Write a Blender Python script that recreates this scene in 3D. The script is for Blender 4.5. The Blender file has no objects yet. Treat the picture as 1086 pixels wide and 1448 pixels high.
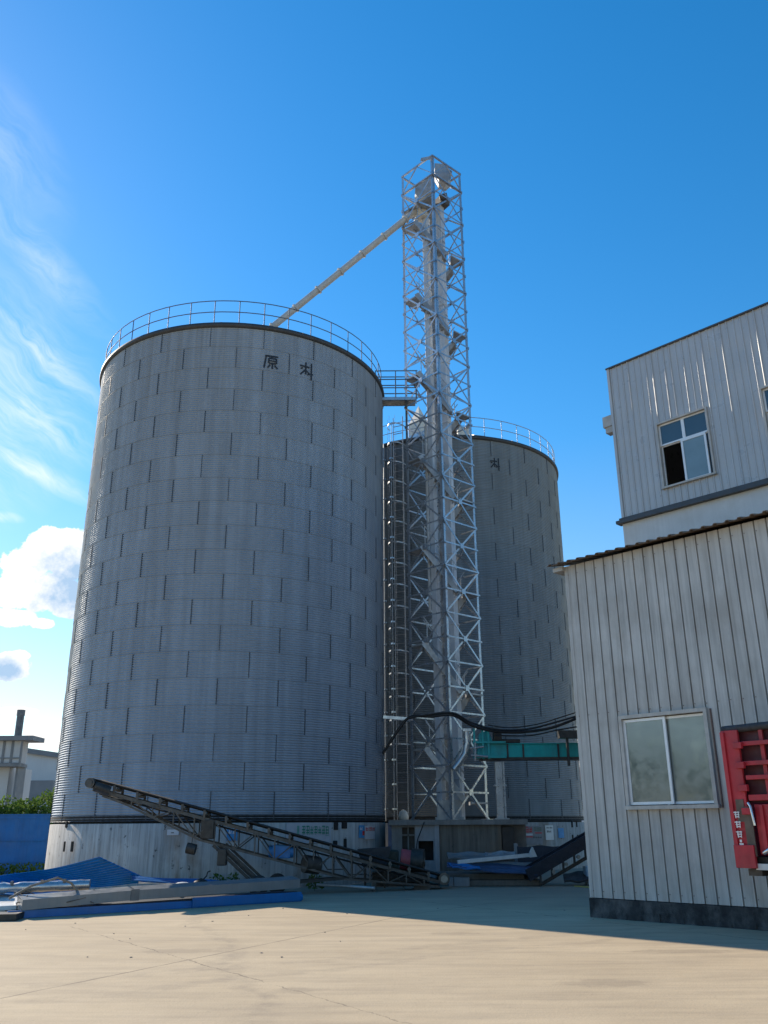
import bpy, math, random
import numpy as np
from mathutils import Vector, Matrix
random.seed(7)
S = bpy.context.scene
COL = S.collection
R_ = math.radians
PI = math.pi

# ------------------------------------------------------------------ camera
F, PITCH, ROLL, EYE = 1236.5, 0.3448, -0.0063, 1.48
c_, s_ = math.cos(PITCH), math.sin(PITCH)
FW = Vector((0, c_, s_)); U0 = Vector((0, -s_, c_)); R0 = Vector((1, 0, 0))
CR, SR = math.cos(ROLL), math.sin(ROLL)
RT = R0 * CR + U0 * SR
UP = U0 * CR - R0 * SR
EYEP = Vector((0, 0, EYE))
cam = bpy.data.cameras.new('camera')
cam.sensor_fit = 'HORIZONTAL'; cam.sensor_width = 36; cam.lens = F / 1086 * 36
cam.clip_end = 2000
co = bpy.data.objects.new('camera', cam); COL.objects.link(co)
m = Matrix.Identity(4)
for i in range(3):
    m[i][0] = RT[i]; m[i][1] = UP[i]; m[i][2] = -FW[i]; m[i][3] = EYEP[i]
co.matrix_world = m
S.camera = co

# measuring helpers: where a sight line meets the ground, a depth or a wall plane
def ray(x, y): return FW + RT * ((x - 543) / F) + UP * ((724 - y) / F)
def gz(x, y, z=0.):
    d = ray(x, y); return EYEP + d * ((z - EYE) / d.z)
def gy(x, y, Y):
    d = ray(x, y); return EYEP + d * (Y / d.y)

# ------------------------------------------------------------------ materials
def nodes(name):
    mt = bpy.data.materials.new(name); mt.use_nodes = True
    nt = mt.node_tree
    return mt, nt, nt.nodes['Principled BSDF']

class NT:
    def __init__(s, nt): s.nt = nt
    def n(s, typ, **kw):
        nd = s.nt.nodes.new(typ)
        for k, v in kw.items(): setattr(nd, k, v)
        return nd
    def link(s, a, b): s.nt.links.new(a, b)
    def val(s, sock, v):
        if hasattr(v, 'is_output'): s.link(v, sock)
        else: sock.default_value = v
    def m(s, op, a, b=0., c=0., clamp=False):
        nd = s.n('ShaderNodeMath', operation=op, use_clamp=clamp)
        for i, v in enumerate((a, b, c)): s.val(nd.inputs[i], v)
        return nd.outputs[0]
    def noise(s, vec, scale, detail=4, rough=.55, out=0):
        nd = s.n('ShaderNodeTexNoise'); s.link(vec, nd.inputs['Vector'])
        nd.inputs['Scale'].default_value = scale; nd.inputs['Detail'].default_value = detail
        nd.inputs['Roughness'].default_value = rough
        return nd.outputs[out]
    def mapping(s, vec, scale=(1, 1, 1), rot=(0, 0, 0), loc=(0, 0, 0)):
        nd = s.n('ShaderNodeMapping'); s.link(vec, nd.inputs['Vector'])
        nd.inputs['Scale'].default_value = scale; nd.inputs['Rotation'].default_value = rot
        nd.inputs['Location'].default_value = loc
        return nd.outputs[0]
    def ramp(s, fac, stops):
        nd = s.n('ShaderNodeValToRGB'); s.link(fac, nd.inputs[0])
        e = nd.color_ramp.elements
        while len(e) < len(stops): e.new(.5)
        for i, (p, c) in enumerate(stops):
            e[i].position = p
            e[i].color = (c, c, c, 1) if not hasattr(c, '__len__') else (*c[:3], 1)
        return nd.outputs[0]
    def mix(s, fac, a, b, blend='MIX'):
        nd = s.n('ShaderNodeMix', data_type='RGBA', blend_type=blend)
        s.val(nd.inputs[0], fac)
        for sock, v in ((nd.inputs[6], a), (nd.inputs[7], b)):
            if hasattr(v, 'is_output'): s.link(v, sock)
            else: sock.default_value = (*v[:3], 1)
        return nd.outputs[2]
    def xyz(s, vec):
        nd = s.n('ShaderNodeSeparateXYZ'); s.link(vec, nd.inputs[0]); return nd.outputs
    def comb(s, x, y, z):
        nd = s.n('ShaderNodeCombineXYZ')
        for i, v in enumerate((x, y, z)): s.val(nd.inputs[i], v)
        return nd.outputs[0]
    def white(s, vec):
        nd = s.n('ShaderNodeTexWhiteNoise', noise_dimensions='3D'); s.link(vec, nd.inputs[0]); return nd.outputs[0]
    def bump(s, h, strength, dist, bsdf):
        nd = s.n('ShaderNodeBump'); nd.inputs['Strength'].default_value = strength
        nd.inputs['Distance'].default_value = dist
        s.link(h, nd.inputs['Height']); s.link(nd.outputs[0], bsdf.inputs['Normal'])

def mat(name, col, rough=.6, metal=0., var=.18, scale=4., streak=0., dirt=None, dirt_amt=.4, bump=.0, spec=.5, dscale=1.5):
    """general weathered surface: broad tone variation, vertical run-off streaks, dirt patches"""
    mt, nt, b = nodes(name); N = NT(nt)
    co = N.n('ShaderNodeTexCoord').outputs['Object']
    lo = tuple(c * (1 - var) for c in col); hi = tuple(min(1, c * (1 + var)) for c in col)
    c = N.mix(N.ramp(N.noise(co, scale, 6), [(.3, 0.), (.7, 1.)]), lo, hi)
    if streak:
        st = N.noise(N.mapping(co, (9, 9, .35)), 1.6, 5, .6)
        c = N.mix(N.m('MULTIPLY', N.ramp(st, [(.45, 0.), (.75, 1.)]), streak), c, tuple(v * .45 for v in col))
    if dirt:
        d = N.ramp(N.noise(N.mapping(co, (1, 1, .6)), dscale, 8, .65), [(.48, 0.), (.68, 1.)])
        c = N.mix(N.m('MULTIPLY', d, dirt_amt), c, dirt)
    N.link(c, b.inputs['Base Color'])
    r = N.ramp(N.noise(co, scale * 3, 4), [(.3, max(.05, rough - .12)), (.7, min(1, rough + .12))])
    N.link(r, b.inputs['Roughness'])
    b.inputs['Metallic'].default_value = metal
    b.inputs['Specular IOR Level'].default_value = spec
    if bump: N.bump(N.noise(co, scale * 8, 5), bump, .02, b)
    return mt

def silo_mat(name, col, npan, zb, hring):
    mt, nt, b = nodes(name); N = NT(nt)
    co = N.n('ShaderNodeTexCoord').outputs['Object']
    x, y, z = N.xyz(co)
    row = N.m('FLOOR', N.m('DIVIDE', N.m('SUBTRACT', z, zb), hring))
    a = N.m('MULTIPLY', N.m('ARCTAN2', x, y), npan / (2 * PI))
    a = N.m('FLOOR', N.m('ADD', a, N.m('MULTIPLY', row, .5)))
    w = N.white(N.comb(a, row, 3.))
    k = N.ramp(w, [(0., .95), (1., 1.03)])
    c = N.mix(1., col, k, 'MULTIPLY')
    c = N.mix(N.m('MULTIPLY', N.ramp(N.noise(N.mapping(co, (3.5, 3.5, .16)), 1.2, 6, .6), [(.4, 0.), (.7, 1.)]), .6), c, tuple(v * .6 for v in col))
    c = N.mix(N.m('MULTIPLY', N.ramp(N.noise(co, .45, 5), [(.4, 0.), (.7, 1.)]), .35), c, tuple(v * .72 for v in col))
    c = N.mix(N.m('MULTIPLY', N.ramp(N.noise(N.mapping(co, (1, 1, .5)), 2.2, 8, .7), [(.56, 0.), (.72, 1.)]), .3), c, tuple(min(1, v * 1.35) for v in col))
    top = N.ramp(N.m('DIVIDE', z, 16.2), [(.80, 0.), (1., 1.)])
    ds = N.ramp(N.noise(N.mapping(co, (5, 5, .12)), 1.5, 6, .65), [(.5, 0.), (.7, 1.)])
    c = N.mix(N.m('MULTIPLY', ds, N.m('ADD', N.m('MULTIPLY', top, .35), .14)), c, (.13, .115, .095))
    N.link(c, b.inputs['Base Color'])
    r = N.ramp(N.noise(co, 3., 5), [(.3, .46), (.7, .62)])
    N.link(r, b.inputs['Roughness'])
    b.inputs['Metallic'].default_value = .35
    return mt

def plank_mat(name, col, polar=True, per=.22):
    """board-marked concrete with vertical plank lines, run-off, rust and splashes"""
    mt, nt, b = nodes(name); N = NT(nt)
    co = N.n('ShaderNodeTexCoord').outputs['Object']
    x, y, z = N.xyz(co)
    u = N.m('MULTIPLY', N.m('ARCTAN2', x, y), 5.1) if polar else x
    q = N.m('DIVIDE', u, per)
    cell = N.m('FLOOR', q); fr = N.m('FRACT', q)
    w = N.white(N.comb(cell, 1., 2.))
    uv = N.comb(u, 0., z)
    c = N.mix(N.ramp(w, [(0., 0.), (1., 1.)]), tuple(v * .86 for v in col), tuple(v * 1.1 for v in col))
    edge = N.m('LESS_THAN', N.m('ABSOLUTE', N.m('SUBTRACT', fr, .5)), .46)
    c = N.mix(N.m('MULTIPLY', N.m('SUBTRACT', 1., edge), .35), c, tuple(v * .45 for v in col))
    c = N.mix(N.m('MULTIPLY', N.ramp(N.noise(N.mapping(uv, (6, 1, .4)), 1.5, 7, .7), [(.44, 0.), (.66, 1.)]), .75), c, tuple(v * .42 for v in col))
    c = N.mix(N.m('MULTIPLY', N.ramp(N.noise(N.mapping(uv, (1.3, 1, .3)), 1.1, 5, .6), [(.55, 0.), (.68, 1.)]), .6), c, (.22, .13, .07))
    c = N.mix(N.m('MULTIPLY', N.ramp(N.noise(uv, 4.5, 5, .65), [(.62, 0.), (.66, 1.)]), .9), c, (.05, .05, .05))
    c = N.mix(N.m('MULTIPLY', N.ramp(N.noise(uv, 1.3, 6, .6), [(.5, 0.), (.7, 1.)]), .4), c, tuple(min(1, v * 1.35) for v in col))
    N.link(c, b.inputs['Base Color']); b.inputs['Roughness'].default_value = .85
    h = N.m('ADD', N.m('MULTIPLY', edge, .6), N.m('MULTIPLY', N.noise(uv, 18, 5), .6))
    N.bump(h, .5, .012, b)
    return mt

def ground_mat(lines):
    mt, nt, b = nodes('yard_concrete'); N = NT(nt)
    co = N.n('ShaderNodeTexCoord').outputs['Object']
    x, y, z = N.xyz(co)
    base = N.mix(N.ramp(N.noise(co, .35, 8, .6), [(.3, 0.), (.7, 1.)]), (.45, .355, .23), (.54, .435, .29))
    base = N.mix(N.m('MULTIPLY', N.ramp(N.noise(N.mapping(co, (.5, 3., 1), rot=(0, 0, .25)), 1.1, 7, .65), [(.42, 0.), (.7, 1.)]), .5), base, (.27, .215, .155))
    base = N.mix(N.m('MULTIPLY', N.ramp(N.noise(N.mapping(co, (.9, 5., 1), rot=(0, 0, -.05)), 2.3, 6, .7), [(.5, 0.), (.75, 1.)]), .3), base, (.47, .385, .285))
    base = N.mix(N.m('MULTIPLY', N.ramp(N.noise(co, 26, 3, .6), [(.62, 0.), (.7, 1.)]), .35), base, (.2, .175, .15))
    base = N.mix(N.m('MULTIPLY', N.ramp(N.noise(co, 75, 2, .6), [(.3, 0.), (.7, 1.)]), .18), base, (.2, .175, .15))
    # concrete turns darker towards the silo foot, with a ragged edge
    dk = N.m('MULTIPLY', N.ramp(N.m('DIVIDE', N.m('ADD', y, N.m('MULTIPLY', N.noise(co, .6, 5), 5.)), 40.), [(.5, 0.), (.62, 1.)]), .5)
    # oil drips and tyre scrubbed bands
    for (px, py, rx, ry) in ((640, 1320, .5, .22), (250, 1345, .7, .3), (860, 1390, .6, .3), (420, 1400, .35, .2), (960, 1345, .8, .25)):
        c0 = gz(px, py)
        u = N.m('DIVIDE', N.m('SUBTRACT', x, c0.x), rx); v = N.m('DIVIDE', N.m('SUBTRACT', y, c0.y), ry)
        d = N.m('ADD', N.m('SUBTRACT', 1., N.m('SQRT', N.m('ADD', N.m('MULTIPLY', u, u), N.m('MULTIPLY', v, v)))), N.m('MULTIPLY', N.m('SUBTRACT', N.noise(co, 5., 6, .65), .5), 1.6))
        base = N.mix(N.m('MULTIPLY', N.ramp(d, [(.1, 0.), (.5, 1.)]), .28), base, (.16, .13, .10))
    for (q0, ang, half) in ((gz(700, 1330), .95, .14), (gz(820, 1330), .95, .14), (gz(300, 1320), -.25, .13), (gz(300, 1345), -.25, .13)):
        e = N.m('SUBTRACT', N.m('MULTIPLY', N.m('SUBTRACT', x, q0.x), math.cos(ang)), N.m('MULTIPLY', N.m('SUBTRACT', y, q0.y), math.sin(ang)))
        e = N.m('ADD', e, N.m('MULTIPLY', N.m('SUBTRACT', N.noise(co, .25, 2), .5), 2.2))
        k = N.ramp(N.m('ABSOLUTE', e), [(half * .6, 1.), (half * 1.3, 0.)])
        base = N.mix(N.m('MULTIPLY', k, N.m('MULTIPLY', N.ramp(N.noise(co, 3., 6, .7), [(.4, 0.), (.65, 1.)]), .3)), base, (.2, .165, .13))
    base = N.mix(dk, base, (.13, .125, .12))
    wob = N.m('MULTIPLY', N.m('SUBTRACT', N.noise(co, 3.2, 6, .7), .5), .22)
    gate = N.noise(co, 1.7, 4, .6)
    tot = None
    for (p, q, wd, whole) in lines:
        d = (q - p); L = d.length; d = d / L
        px = N.m('SUBTRACT', x, p.x); py = N.m('SUBTRACT', y, p.y)
        t = N.m('ADD', N.m('MULTIPLY', px, d.x), N.m('MULTIPLY', py, d.y))
        e = N.m('ADD', N.m('SUBTRACT', N.m('MULTIPLY', px, d.y), N.m('MULTIPLY', py, d.x)), N.m('MULTIPLY', wob, .25 if whole else 1.))
        ww = N.m('MULTIPLY', N.m('ADD', gate, -.22 if whole else -.36), wd * 3.)
        k = N.m('LESS_THAN', N.m('ABSOLUTE', e), ww)
        k = N.m('MULTIPLY', k, N.m('MULTIPLY', N.m('GREATER_THAN', t, 0.), N.m('LESS_THAN', t, L)))
        tot = k if tot is None else N.m('MAXIMUM', tot, k)
    base = N.mix(N.m('MULTIPLY', tot, .55), base, (.09, .075, .06))
    N.link(base, b.inputs['Base Color'])
    b.inputs['Roughness'].default_value = .88; b.inputs['Specular IOR Level'].default_value = .3
    h = N.m('SUBTRACT', N.m('ADD', N.m('MULTIPLY', N.noise(co, 40, 4), .5), N.noise(co, 3.5, 6)), N.m('MULTIPLY', tot, 1.5))
    N.bump(h, .35, .02, b)
    return mt

def leaf_mat(name, c0, c1):
    mt, nt, b = nodes(name); N = NT(nt)
    co = N.n('ShaderNodeTexCoord').outputs['Object']
    c = N.mix(N.ramp(N.noise(co, 1.6, 5), [(.35, 0.), (.65, 1.)]), c0, c1)
    g = N.n('ShaderNodeNewGeometry').outputs['Random Per Island']
    c = N.mix(N.m('MULTIPLY', g, .5), c, tuple(v * 1.6 for v in c1))
    N.link(c, b.inputs['Base Color']); b.inputs['Roughness'].default_value = .85; b.inputs['Specular IOR Level'].default_value = .15
    b.inputs['Transmission Weight'].default_value = 0.
    b.inputs['Subsurface Weight'].default_value = 0.
    tr = N.n('ShaderNodeBsdfTranslucent'); N.link(c, tr.inputs[0])
    mx = N.n('ShaderNodeMixShader'); mx.inputs[0].default_value = .35
    N.link(b.outputs[0], mx.inputs[1]); N.link(tr.outputs[0], mx.inputs[2])
    N.link(mx.outputs[0], nt.nodes['Material Output'].inputs[0])
    return mt

def glass_mat(name, col, rough, spec=.8, var=.1):
    return mat(name, col, rough, 0., var, 2., spec=spec)

# ------------------------------------------------------------------ mesh builder
class MB:
    def __init__(s): s.v = []; s.f = []; s.mi = []; s.sm = []
    def add(s, vs, fs, mi=0, smooth=False):
        o = len(s.v); s.v += [tuple(v) for v in vs]
        for f in fs: s.f.append(tuple(i + o for i in f)); s.mi.append(mi); s.sm.append(smooth)
        return s
    def hexa(s, p, mi=0):           # p: 8 points, bottom loop then top loop
        return s.add(p, [(3, 2, 1, 0), (4, 5, 6, 7), (0, 1, 5, 4), (1, 2, 6, 5), (2, 3, 7, 6), (3, 0, 4, 7)], mi)
    def box(s, c, size, rz=0., mi=0, M=None):
        hx, hy, hz = size[0] / 2, size[1] / 2, size[2] / 2
        M = M or Matrix.Rotation(rz, 3, 'Z'); c = Vector(c)
        p = [c + M @ Vector(q) for q in ((-hx, -hy, -hz), (hx, -hy, -hz), (hx, hy, -hz), (-hx, hy, -hz),
                                         (-hx, -hy, hz), (hx, -hy, hz), (hx, hy, hz), (-hx, hy, hz))]
        return s.hexa(p, mi)
    def bar(s, a, b, w, h=None, up=(0, 0, 1), mi=0):
        a = Vector(a); b = Vector(b); h = h or w
        d = (b - a).normalized(); up = Vector(up)
        if abs(d.dot(up)) > .98: up = Vector((1, 0, 0)) if abs(d.x) < .9 else Vector((0, 1, 0))
        x = d.cross(up).normalized() * (w / 2); y = x.normalized().cross(d) * (h / 2)
        return s.hexa([a - x - y, a + x - y, a + x + y, a - x + y, b - x - y, b + x - y, b + x + y, b - x + y], mi)
    def angle(s, a, b, w, n1, n2, t=.008, mi=0):     # L-section with flanges along n1 and n2
        a = Vector(a); b = Vector(b); n1 = Vector(n1).normalized(); n2 = Vector(n2).normalized()
        for p, q in ((n1, n2), (n2, n1)):
            s.hexa([a, a + p * w, a + p * w + q * t, a + q * t, b, b + p * w, b + p * w + q * t, b + q * t], mi)
        return s
    def tube(s, pts, r, n=8, mi=0, cap=True, smooth=True):
        pts = [Vector(p) for p in pts]; rs = r if hasattr(r, '__len__') else [r] * len(pts)
        vs = []; ref = None
        for i, p in enumerate(pts):
            d = (pts[min(i + 1, len(pts) - 1)] - pts[max(i - 1, 0)]).normalized()
            if ref is None: ref = Vector((0, 0, 1)) if abs(d.z) < .9 else Vector((1, 0, 0))
            x = d.cross(ref).normalized(); y = x.cross(d).normalized(); ref = y
            for k in range(n):
                a = 2 * PI * k / n; vs.append(p + (x * math.cos(a) + y * math.sin(a)) * rs[i])
        fs = [(i * n + k, i * n + (k + 1) % n, (i + 1) * n + (k + 1) % n, (i + 1) * n + k)
              for i in range(len(pts) - 1) for k in range(n)]
        s.add(vs, fs, mi, smooth)
        if cap:
            o = (len(pts) - 1) * n
            s.add(vs[:n], [tuple(range(n))], mi); s.add(vs[o:], [tuple(range(n - 1, -1, -1))], mi)
        return s
    def lathe(s, prof, c=(0, 0, 0), n=48, mi=0, smooth=True, axis=None):
        c = Vector(c); M = axis or Matrix.Identity(3); vs = []
        for (r, z) in prof:
            for k in range(n):
                a = 2 * PI * k / n; vs.append(c + M @ Vector((r * math.sin(a), r * math.cos(a), z)))
        fs = [(i * n + k, i * n + (k + 1) % n, (i + 1) * n + (k + 1) % n, (i + 1) * n + k)
              for i in range(len(prof) - 1) for k in range(n)]
        return s.add(vs, fs, mi, smooth)
    def sheet(s, P, t, nrm=None, mi=0):              # planar polygon given a thickness
        P = [Vector(p) for p in P]; n = len(P)
        nr = Vector(nrm).normalized() if nrm else (P[1] - P[0]).cross(P[2] - P[0]).normalized()
        Q = [p - nr * t for p in P]
        return s.add(P + Q, [tuple(range(n)), tuple(range(2 * n - 1, n - 1, -1))] +
                     [(i, (i + 1) % n, n + (i + 1) % n, n + i) for i in range(n)], mi)
    def grid(s, fn, nu, nv, mi=0, smooth=True):      # fn(u,v) in 0..1
        vs = [fn(i / nu, j / nv) for j in range(nv + 1) for i in range(nu + 1)]
        fs = [(j * (nu + 1) + i, j * (nu + 1) + i + 1, (j + 1) * (nu + 1) + i + 1, (j + 1) * (nu + 1) + i)
              for j in range(nv) for i in range(nu)]
        return s.add(vs, fs, mi, smooth)
    def build(s, name, mats, parent=None, bevel=0., solid=0.):
        me = bpy.data.meshes.new(name)
        off = Vector((0, 0, 0)); p = parent
        while p is not None: off += p.location; p = p.parent
        own = Vector((0, 0, 0))
        if parent is None and s.v:
            a = np.array(s.v); own = Vector(((a[:, 0].min() + a[:, 0].max()) / 2, (a[:, 1].min() + a[:, 1].max()) / 2, a[:, 2].min()))
        o3 = off + own
        me.from_pydata([(v[0] - o3.x, v[1] - o3.y, v[2] - o3.z) for v in s.v], [], s.f)
        mats = mats if isinstance(mats, (list, tuple)) else [mats]
        for k in mats: me.materials.append(k)
        me.polygons.foreach_set('material_index', s.mi); me.polygons.foreach_set('use_smooth', s.sm)
        me.update()
        o = bpy.data.objects.new(name, me); COL.objects.link(o)
        o.location = own
        if parent is not None: o.parent = parent
        if solid:
            md = o.modifiers.new('thickness', 'SOLIDIFY'); md.thickness = solid; md.offset = 0
        if bevel:
            md = o.modifiers.new('edge', 'BEVEL'); md.width = bevel; md.segments = 2; md.limit_method = 'ANGLE'
        return o

def tag(o, label=None, cat=None, group=None, kind=None):
    if label: o['label'] = label
    if cat: o['category'] = cat
    if group: o['group'] = group
    if kind: o['kind'] = kind
    return o
def thing(name, label, cat, loc, group=None):
    o = bpy.data.objects.new(name, None); COL.objects.link(o); o.location = Vector(loc)
    o.empty_display_size = .2
    return tag(o, label, cat, group)
def part_copy(src, parent, loc):
    c = src.copy(); COL.objects.link(c); c.parent = parent; c.location = Vector(loc); return c

def foliage(b, boxes, n, sz, rnd):
    tot = sum(w for *_, w in boxes)
    for (c, r, w) in boxes:
        for k in range(int(n * w / tot)):
            while True:
                q = Vector((rnd.uniform(-1, 1), rnd.uniform(-1, 1), rnd.uniform(-1, 1)))
                if q.length < 1 and q.length > .45: break
            p = Vector(c) + Vector((q.x * r[0], q.y * r[1], q.z * r[2]))
            if p.z < .05: continue
            d1 = Vector((rnd.gauss(0, 1), rnd.gauss(0, 1), rnd.gauss(0, 1))).normalized(); d2 = d1.orthogonal().normalized()
            s = sz * rnd.uniform(.6, 1.3)
            b.add([p - d1 * s, p + d2 * s * .5, p + d1 * s, p - d2 * s * .5], [(0, 1, 2, 3)])
# ------------------------------------------------------------------ palette
M = {}
M['galv'] = mat('galvanised_steel', (.44, .455, .475), .32, .75, .15, 3., .2)
M['galv_dull'] = mat('dull_galvanised_steel', (.36, .37, .38), .5, .5, .2, 3., .3)
M['galv_dark'] = mat('dark_steel', (.16, .165, .17), .55, .5, .25, 3.)
M['seam'] = mat('silo_seam', (.06, .07, .083), .6, .3, .2, 6.)
M['lap'] = mat('silo_lap', (.17, .195, .225), .6, .3, .2, 6.)
M['rim'] = mat('rim_steel', (.05, .052, .055), .6, .2, .2, 5.)
M['tar'] = mat('black_sealant', (.008, .009, .01), .85, 0, .3, 5.)  # black that paints in the shadow gap at the silo base
M['paint_black'] = mat('black_lettering', (.012, .016, .025), .7, 0, .2, 30.)
M['rail'] = mat('rail_steel', (.13, .15, .18), .5, .5, .15, 6.)
M['spout'] = mat('spout_paint', (.45, .45, .44), .55, .1, .12, 4., .25)
M['cream'] = mat('hopper_paint', (.62, .58, .50), .6, 0, .12, 5.)
M['plank1'] = plank_mat('board_marked_concrete', (.41, .40, .38))
M['plank2'] = plank_mat('aged_board_concrete', (.34, .33, .31))
M['plankflat'] = plank_mat('timber_marked_wall', (.155, .14, .118), polar=False, per=.16)
M['concrete'] = mat('grey_concrete', (.185, .18, .17), .85, 0, .2, 3., .4, (.1, .1, .095), .5, .3)
M['render'] = mat('pale_cement_render', (.27, .28, .295), .85, 0, .15, 3., .3, (.14, .14, .14), .4)
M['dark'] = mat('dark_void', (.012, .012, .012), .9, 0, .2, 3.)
M['iron'] = mat('oily_black_iron', (.048, .046, .043), .55, .4, .35, 8., 0, (.09, .06, .04), .5)
M['iron2'] = mat('worn_iron', (.095, .09, .083), .55, .4, .3, 7., 0, (.16, .1, .06), .4)
M['rubber'] = mat('black_rubber', (.02, .02, .02), .75, 0, .25, 8.)
M['roller'] = mat('worn_roller', (.30, .27, .23), .5, .3, .25, 9.)
M['blue_sheet'] = mat('blue_coated_sheet', (.003, .13, .38), .4, 0, .18, 2., .2, (.06, .09, .14), .3, spec=.5)
M['blue_fence'] = mat('blue_fence_sheet', (.004, .135, .40), .5, 0, .15, 1.2, .2, (.05, .08, .13), .25)
M['blue_fold'] = mat('blue_roof_sheet_paint', (.004, .25, .72), .5, 0, .12, 2., .15, spec=.25)
M['blue_motor'] = mat('blue_motor_paint', (.02, .16, .42), .5, 0, .2, 6.)
M['zinc_sheet'] = mat('grey_coated_sheet', (.20, .215, .225), .42, .25, .1, 2., .2, (.2, .2, .2), .35)
M['white_sheet'] = mat('white_coated_sheet', (.62, .63, .62), .45, 0, .1, 3., .2, (.3, .28, .25), .4)
M['siding'] = mat('grey_wall_sheet', (.455, .445, .425), .5, .05, .13, 1.2, .6, (.22, .19, .155), .42, spec=.4, dscale=1.1)
M['siding_up'] = mat('upper_wall_sheet', (.43, .435, .44), .36, .1, .06, 1.0, .12, (.3, .3, .29), .06, spec=.5)
M['plaster'] = mat('white_plaster', (.58, .585, .585), .8, 0, .08, 2., .15, (.45, .43, .4), .4, .1)
M['flash'] = mat('dark_flashing', (.06, .062, .068), .45, .2, .2, 4.)
M['rust_roof'] = mat('rusty_roof_edge', (.13, .095, .07), .7, .1, .35, 5., .2, (.06, .04, .03), .5)
M['trim'] = mat('window_trim', (.42, .40, .37), .5, .1, .15, 5., .25)
M['alu'] = mat('aluminium_sash', (.72, .73, .74), .4, .2, .06, 5.)
M['plinth'] = mat('stained_black_plinth', (.03, .03, .031), .9, 0, .5, 5., 0, (.17, .165, .16), .6, .6, dscale=3.)
M['glass_light'] = glass_mat('pale_window_glass', (.17, .235, .26), .08, .9)  # pale base colour paints in the sky reflected by the pane
M['frost'] = glass_mat('dusty_glass', (.16, .185, .17), .12, 1., .06)
M['frost'].node_tree.nodes['Principled BSDF'].inputs['IOR'].default_value = 1.65
M['glass'] = glass_mat('window_glass', (.05, .075, .095), .07, .9)
M['teal'] = mat('teal_paint', (.0, .33, .325), .42, 0, .16, 3., .25, (.05, .1, .1), .4)
M['cable'] = mat('cable_sheath', (.012, .012, .013), .5, 0, .2, 6.)
M['red'] = mat('red_truck_paint', (.44, .02, .032), .5, 0, .22, 4., .2, (.12, .04, .04), .5)
M['red_faded'] = mat('faded_red', (.36, .07, .08), .6, 0, .2, 5.)
M['tarp'] = mat('dark_tarp', (.035, .035, .04), .7, 0, .3, 7., bump=.5)
M['tarp_blue'] = mat('navy_tarp', (.012, .02, .035), .6, 0, .3, 5., bump=.5)
M['bluegrey'] = mat('blue_grey_sheet', (.03, .055, .12), .5, 0, .3, 3.)
M['mark_white'] = mat('white_marking', (.7, .68, .66), .6, 0, .1, 9.)
M['mark_green'] = mat('green_lettering', (.01, .17, .11), .6, 0, .1, 9.)
M['mark_red'] = mat('red_lettering', (.5, .03, .03), .6, 0, .1, 9.)
M['paper'] = mat('weathered_paper', (.52, .53, .55), .75, 0, .1, 6., 0, (.35, .33, .3), .3)
M['poster_blue'] = mat('blue_poster', (.05, .25, .5), .6, 0, .2, 6.)
M['brownboard'] = mat('brown_board', (.055, .045, .038), .8, 0, .2, 3.)
M['bgwall'] = mat('far_wall_sheet', (.58, .58, .57), .7, 0, .06, .6, .1)
M['bgroof'] = mat('far_roof', (.2, .21, .22), .6, .1, .1, 1.)
M['yellow'] = mat('yellow_paint', (.5, .4, .08), .8, 0, .2, 6.)
M['wood'] = mat('weathered_wood', (.25, .2, .15), .8, 0, .3, 8.)
M['branch'] = mat('dry_branch', (.09, .075, .06), .9, 0, .3, 8.)
M['leaf'] = leaf_mat('hedge_leaf', (.045, .085, .016), (.10, .16, .03))
M['casing'] = mat('casing_steel', (.58, .60, .63), .55, .2, .12, 3., .25)
M['liner'] = mat('dark_red_liner', (.07, .010, .014), .6, 0, .3, 4.)
M['brown'] = mat('brown_pipe', (.12, .07, .06), .6, 0, .2, 6.)
M['chrome'] = mat('bare_metal', (.6, .6, .6), .3, .9, .1, 5.)
M['cabglass'] = glass_mat('truck_glass', (.02, .025, .03), .05, .9)

# ------------------------------------------------------------------ ground
lines = []
for (a, b, w, wh) in (((0, 1412), (580, 1293), .017, True), ((540, 1268), (1086, 1330), .028, False), ((100, 1310), (580, 1448), .018, False),
                      ((130, 1318), (360, 1326), .01, False), ((560, 1282), (860, 1296), .012, False), ((580, 1293), (760, 1268), .012, True)):
    lines.append((gz(*a), gz(*b), w, wh))
g = MB(); n = 40
g.grid(lambda u, v: ((u - .5) * 900, -120 + v * 900, 0), 30, 30, smooth=False)
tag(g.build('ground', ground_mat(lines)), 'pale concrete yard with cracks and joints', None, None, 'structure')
gobj = bpy.data.objects['ground']
gobj.data.transform(Matrix.Translation(gobj.location)); gobj.location = (0, 0, 0)
if 'category' in gobj: del gobj['category']

# ------------------------------------------------------------------ silos
Z0 = 1.64; ZT = 16.15; NR = 20; HR = (ZT - Z0) / NR; RAD = 5.0; NP = 19

GLYPH_YUAN = [(.05, .95, .98, .95), (.13, .95, .0, .05), (.56, .93, .48, .8), (.32, .78, .86, .78), (.32, .78, .32, .42), (.86, .78, .86, .42),
              (.32, .6, .86, .6), (.32, .42, .86, .42), (.58, .42, .58, .0), (.42, .3, .26, .08), (.74, .3, .96, .06)]
GLYPH_LIAO = [(.0, .72, .66, .72), (.05, .56, .2, .6), (.4, .98, .4, .26), (.38, .55, .04, .2), (.44, .5, .66, .34), (.8, 1., .8, .0), (.62, .3, .92, .36), (.52, .3, .6, .26)]

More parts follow.
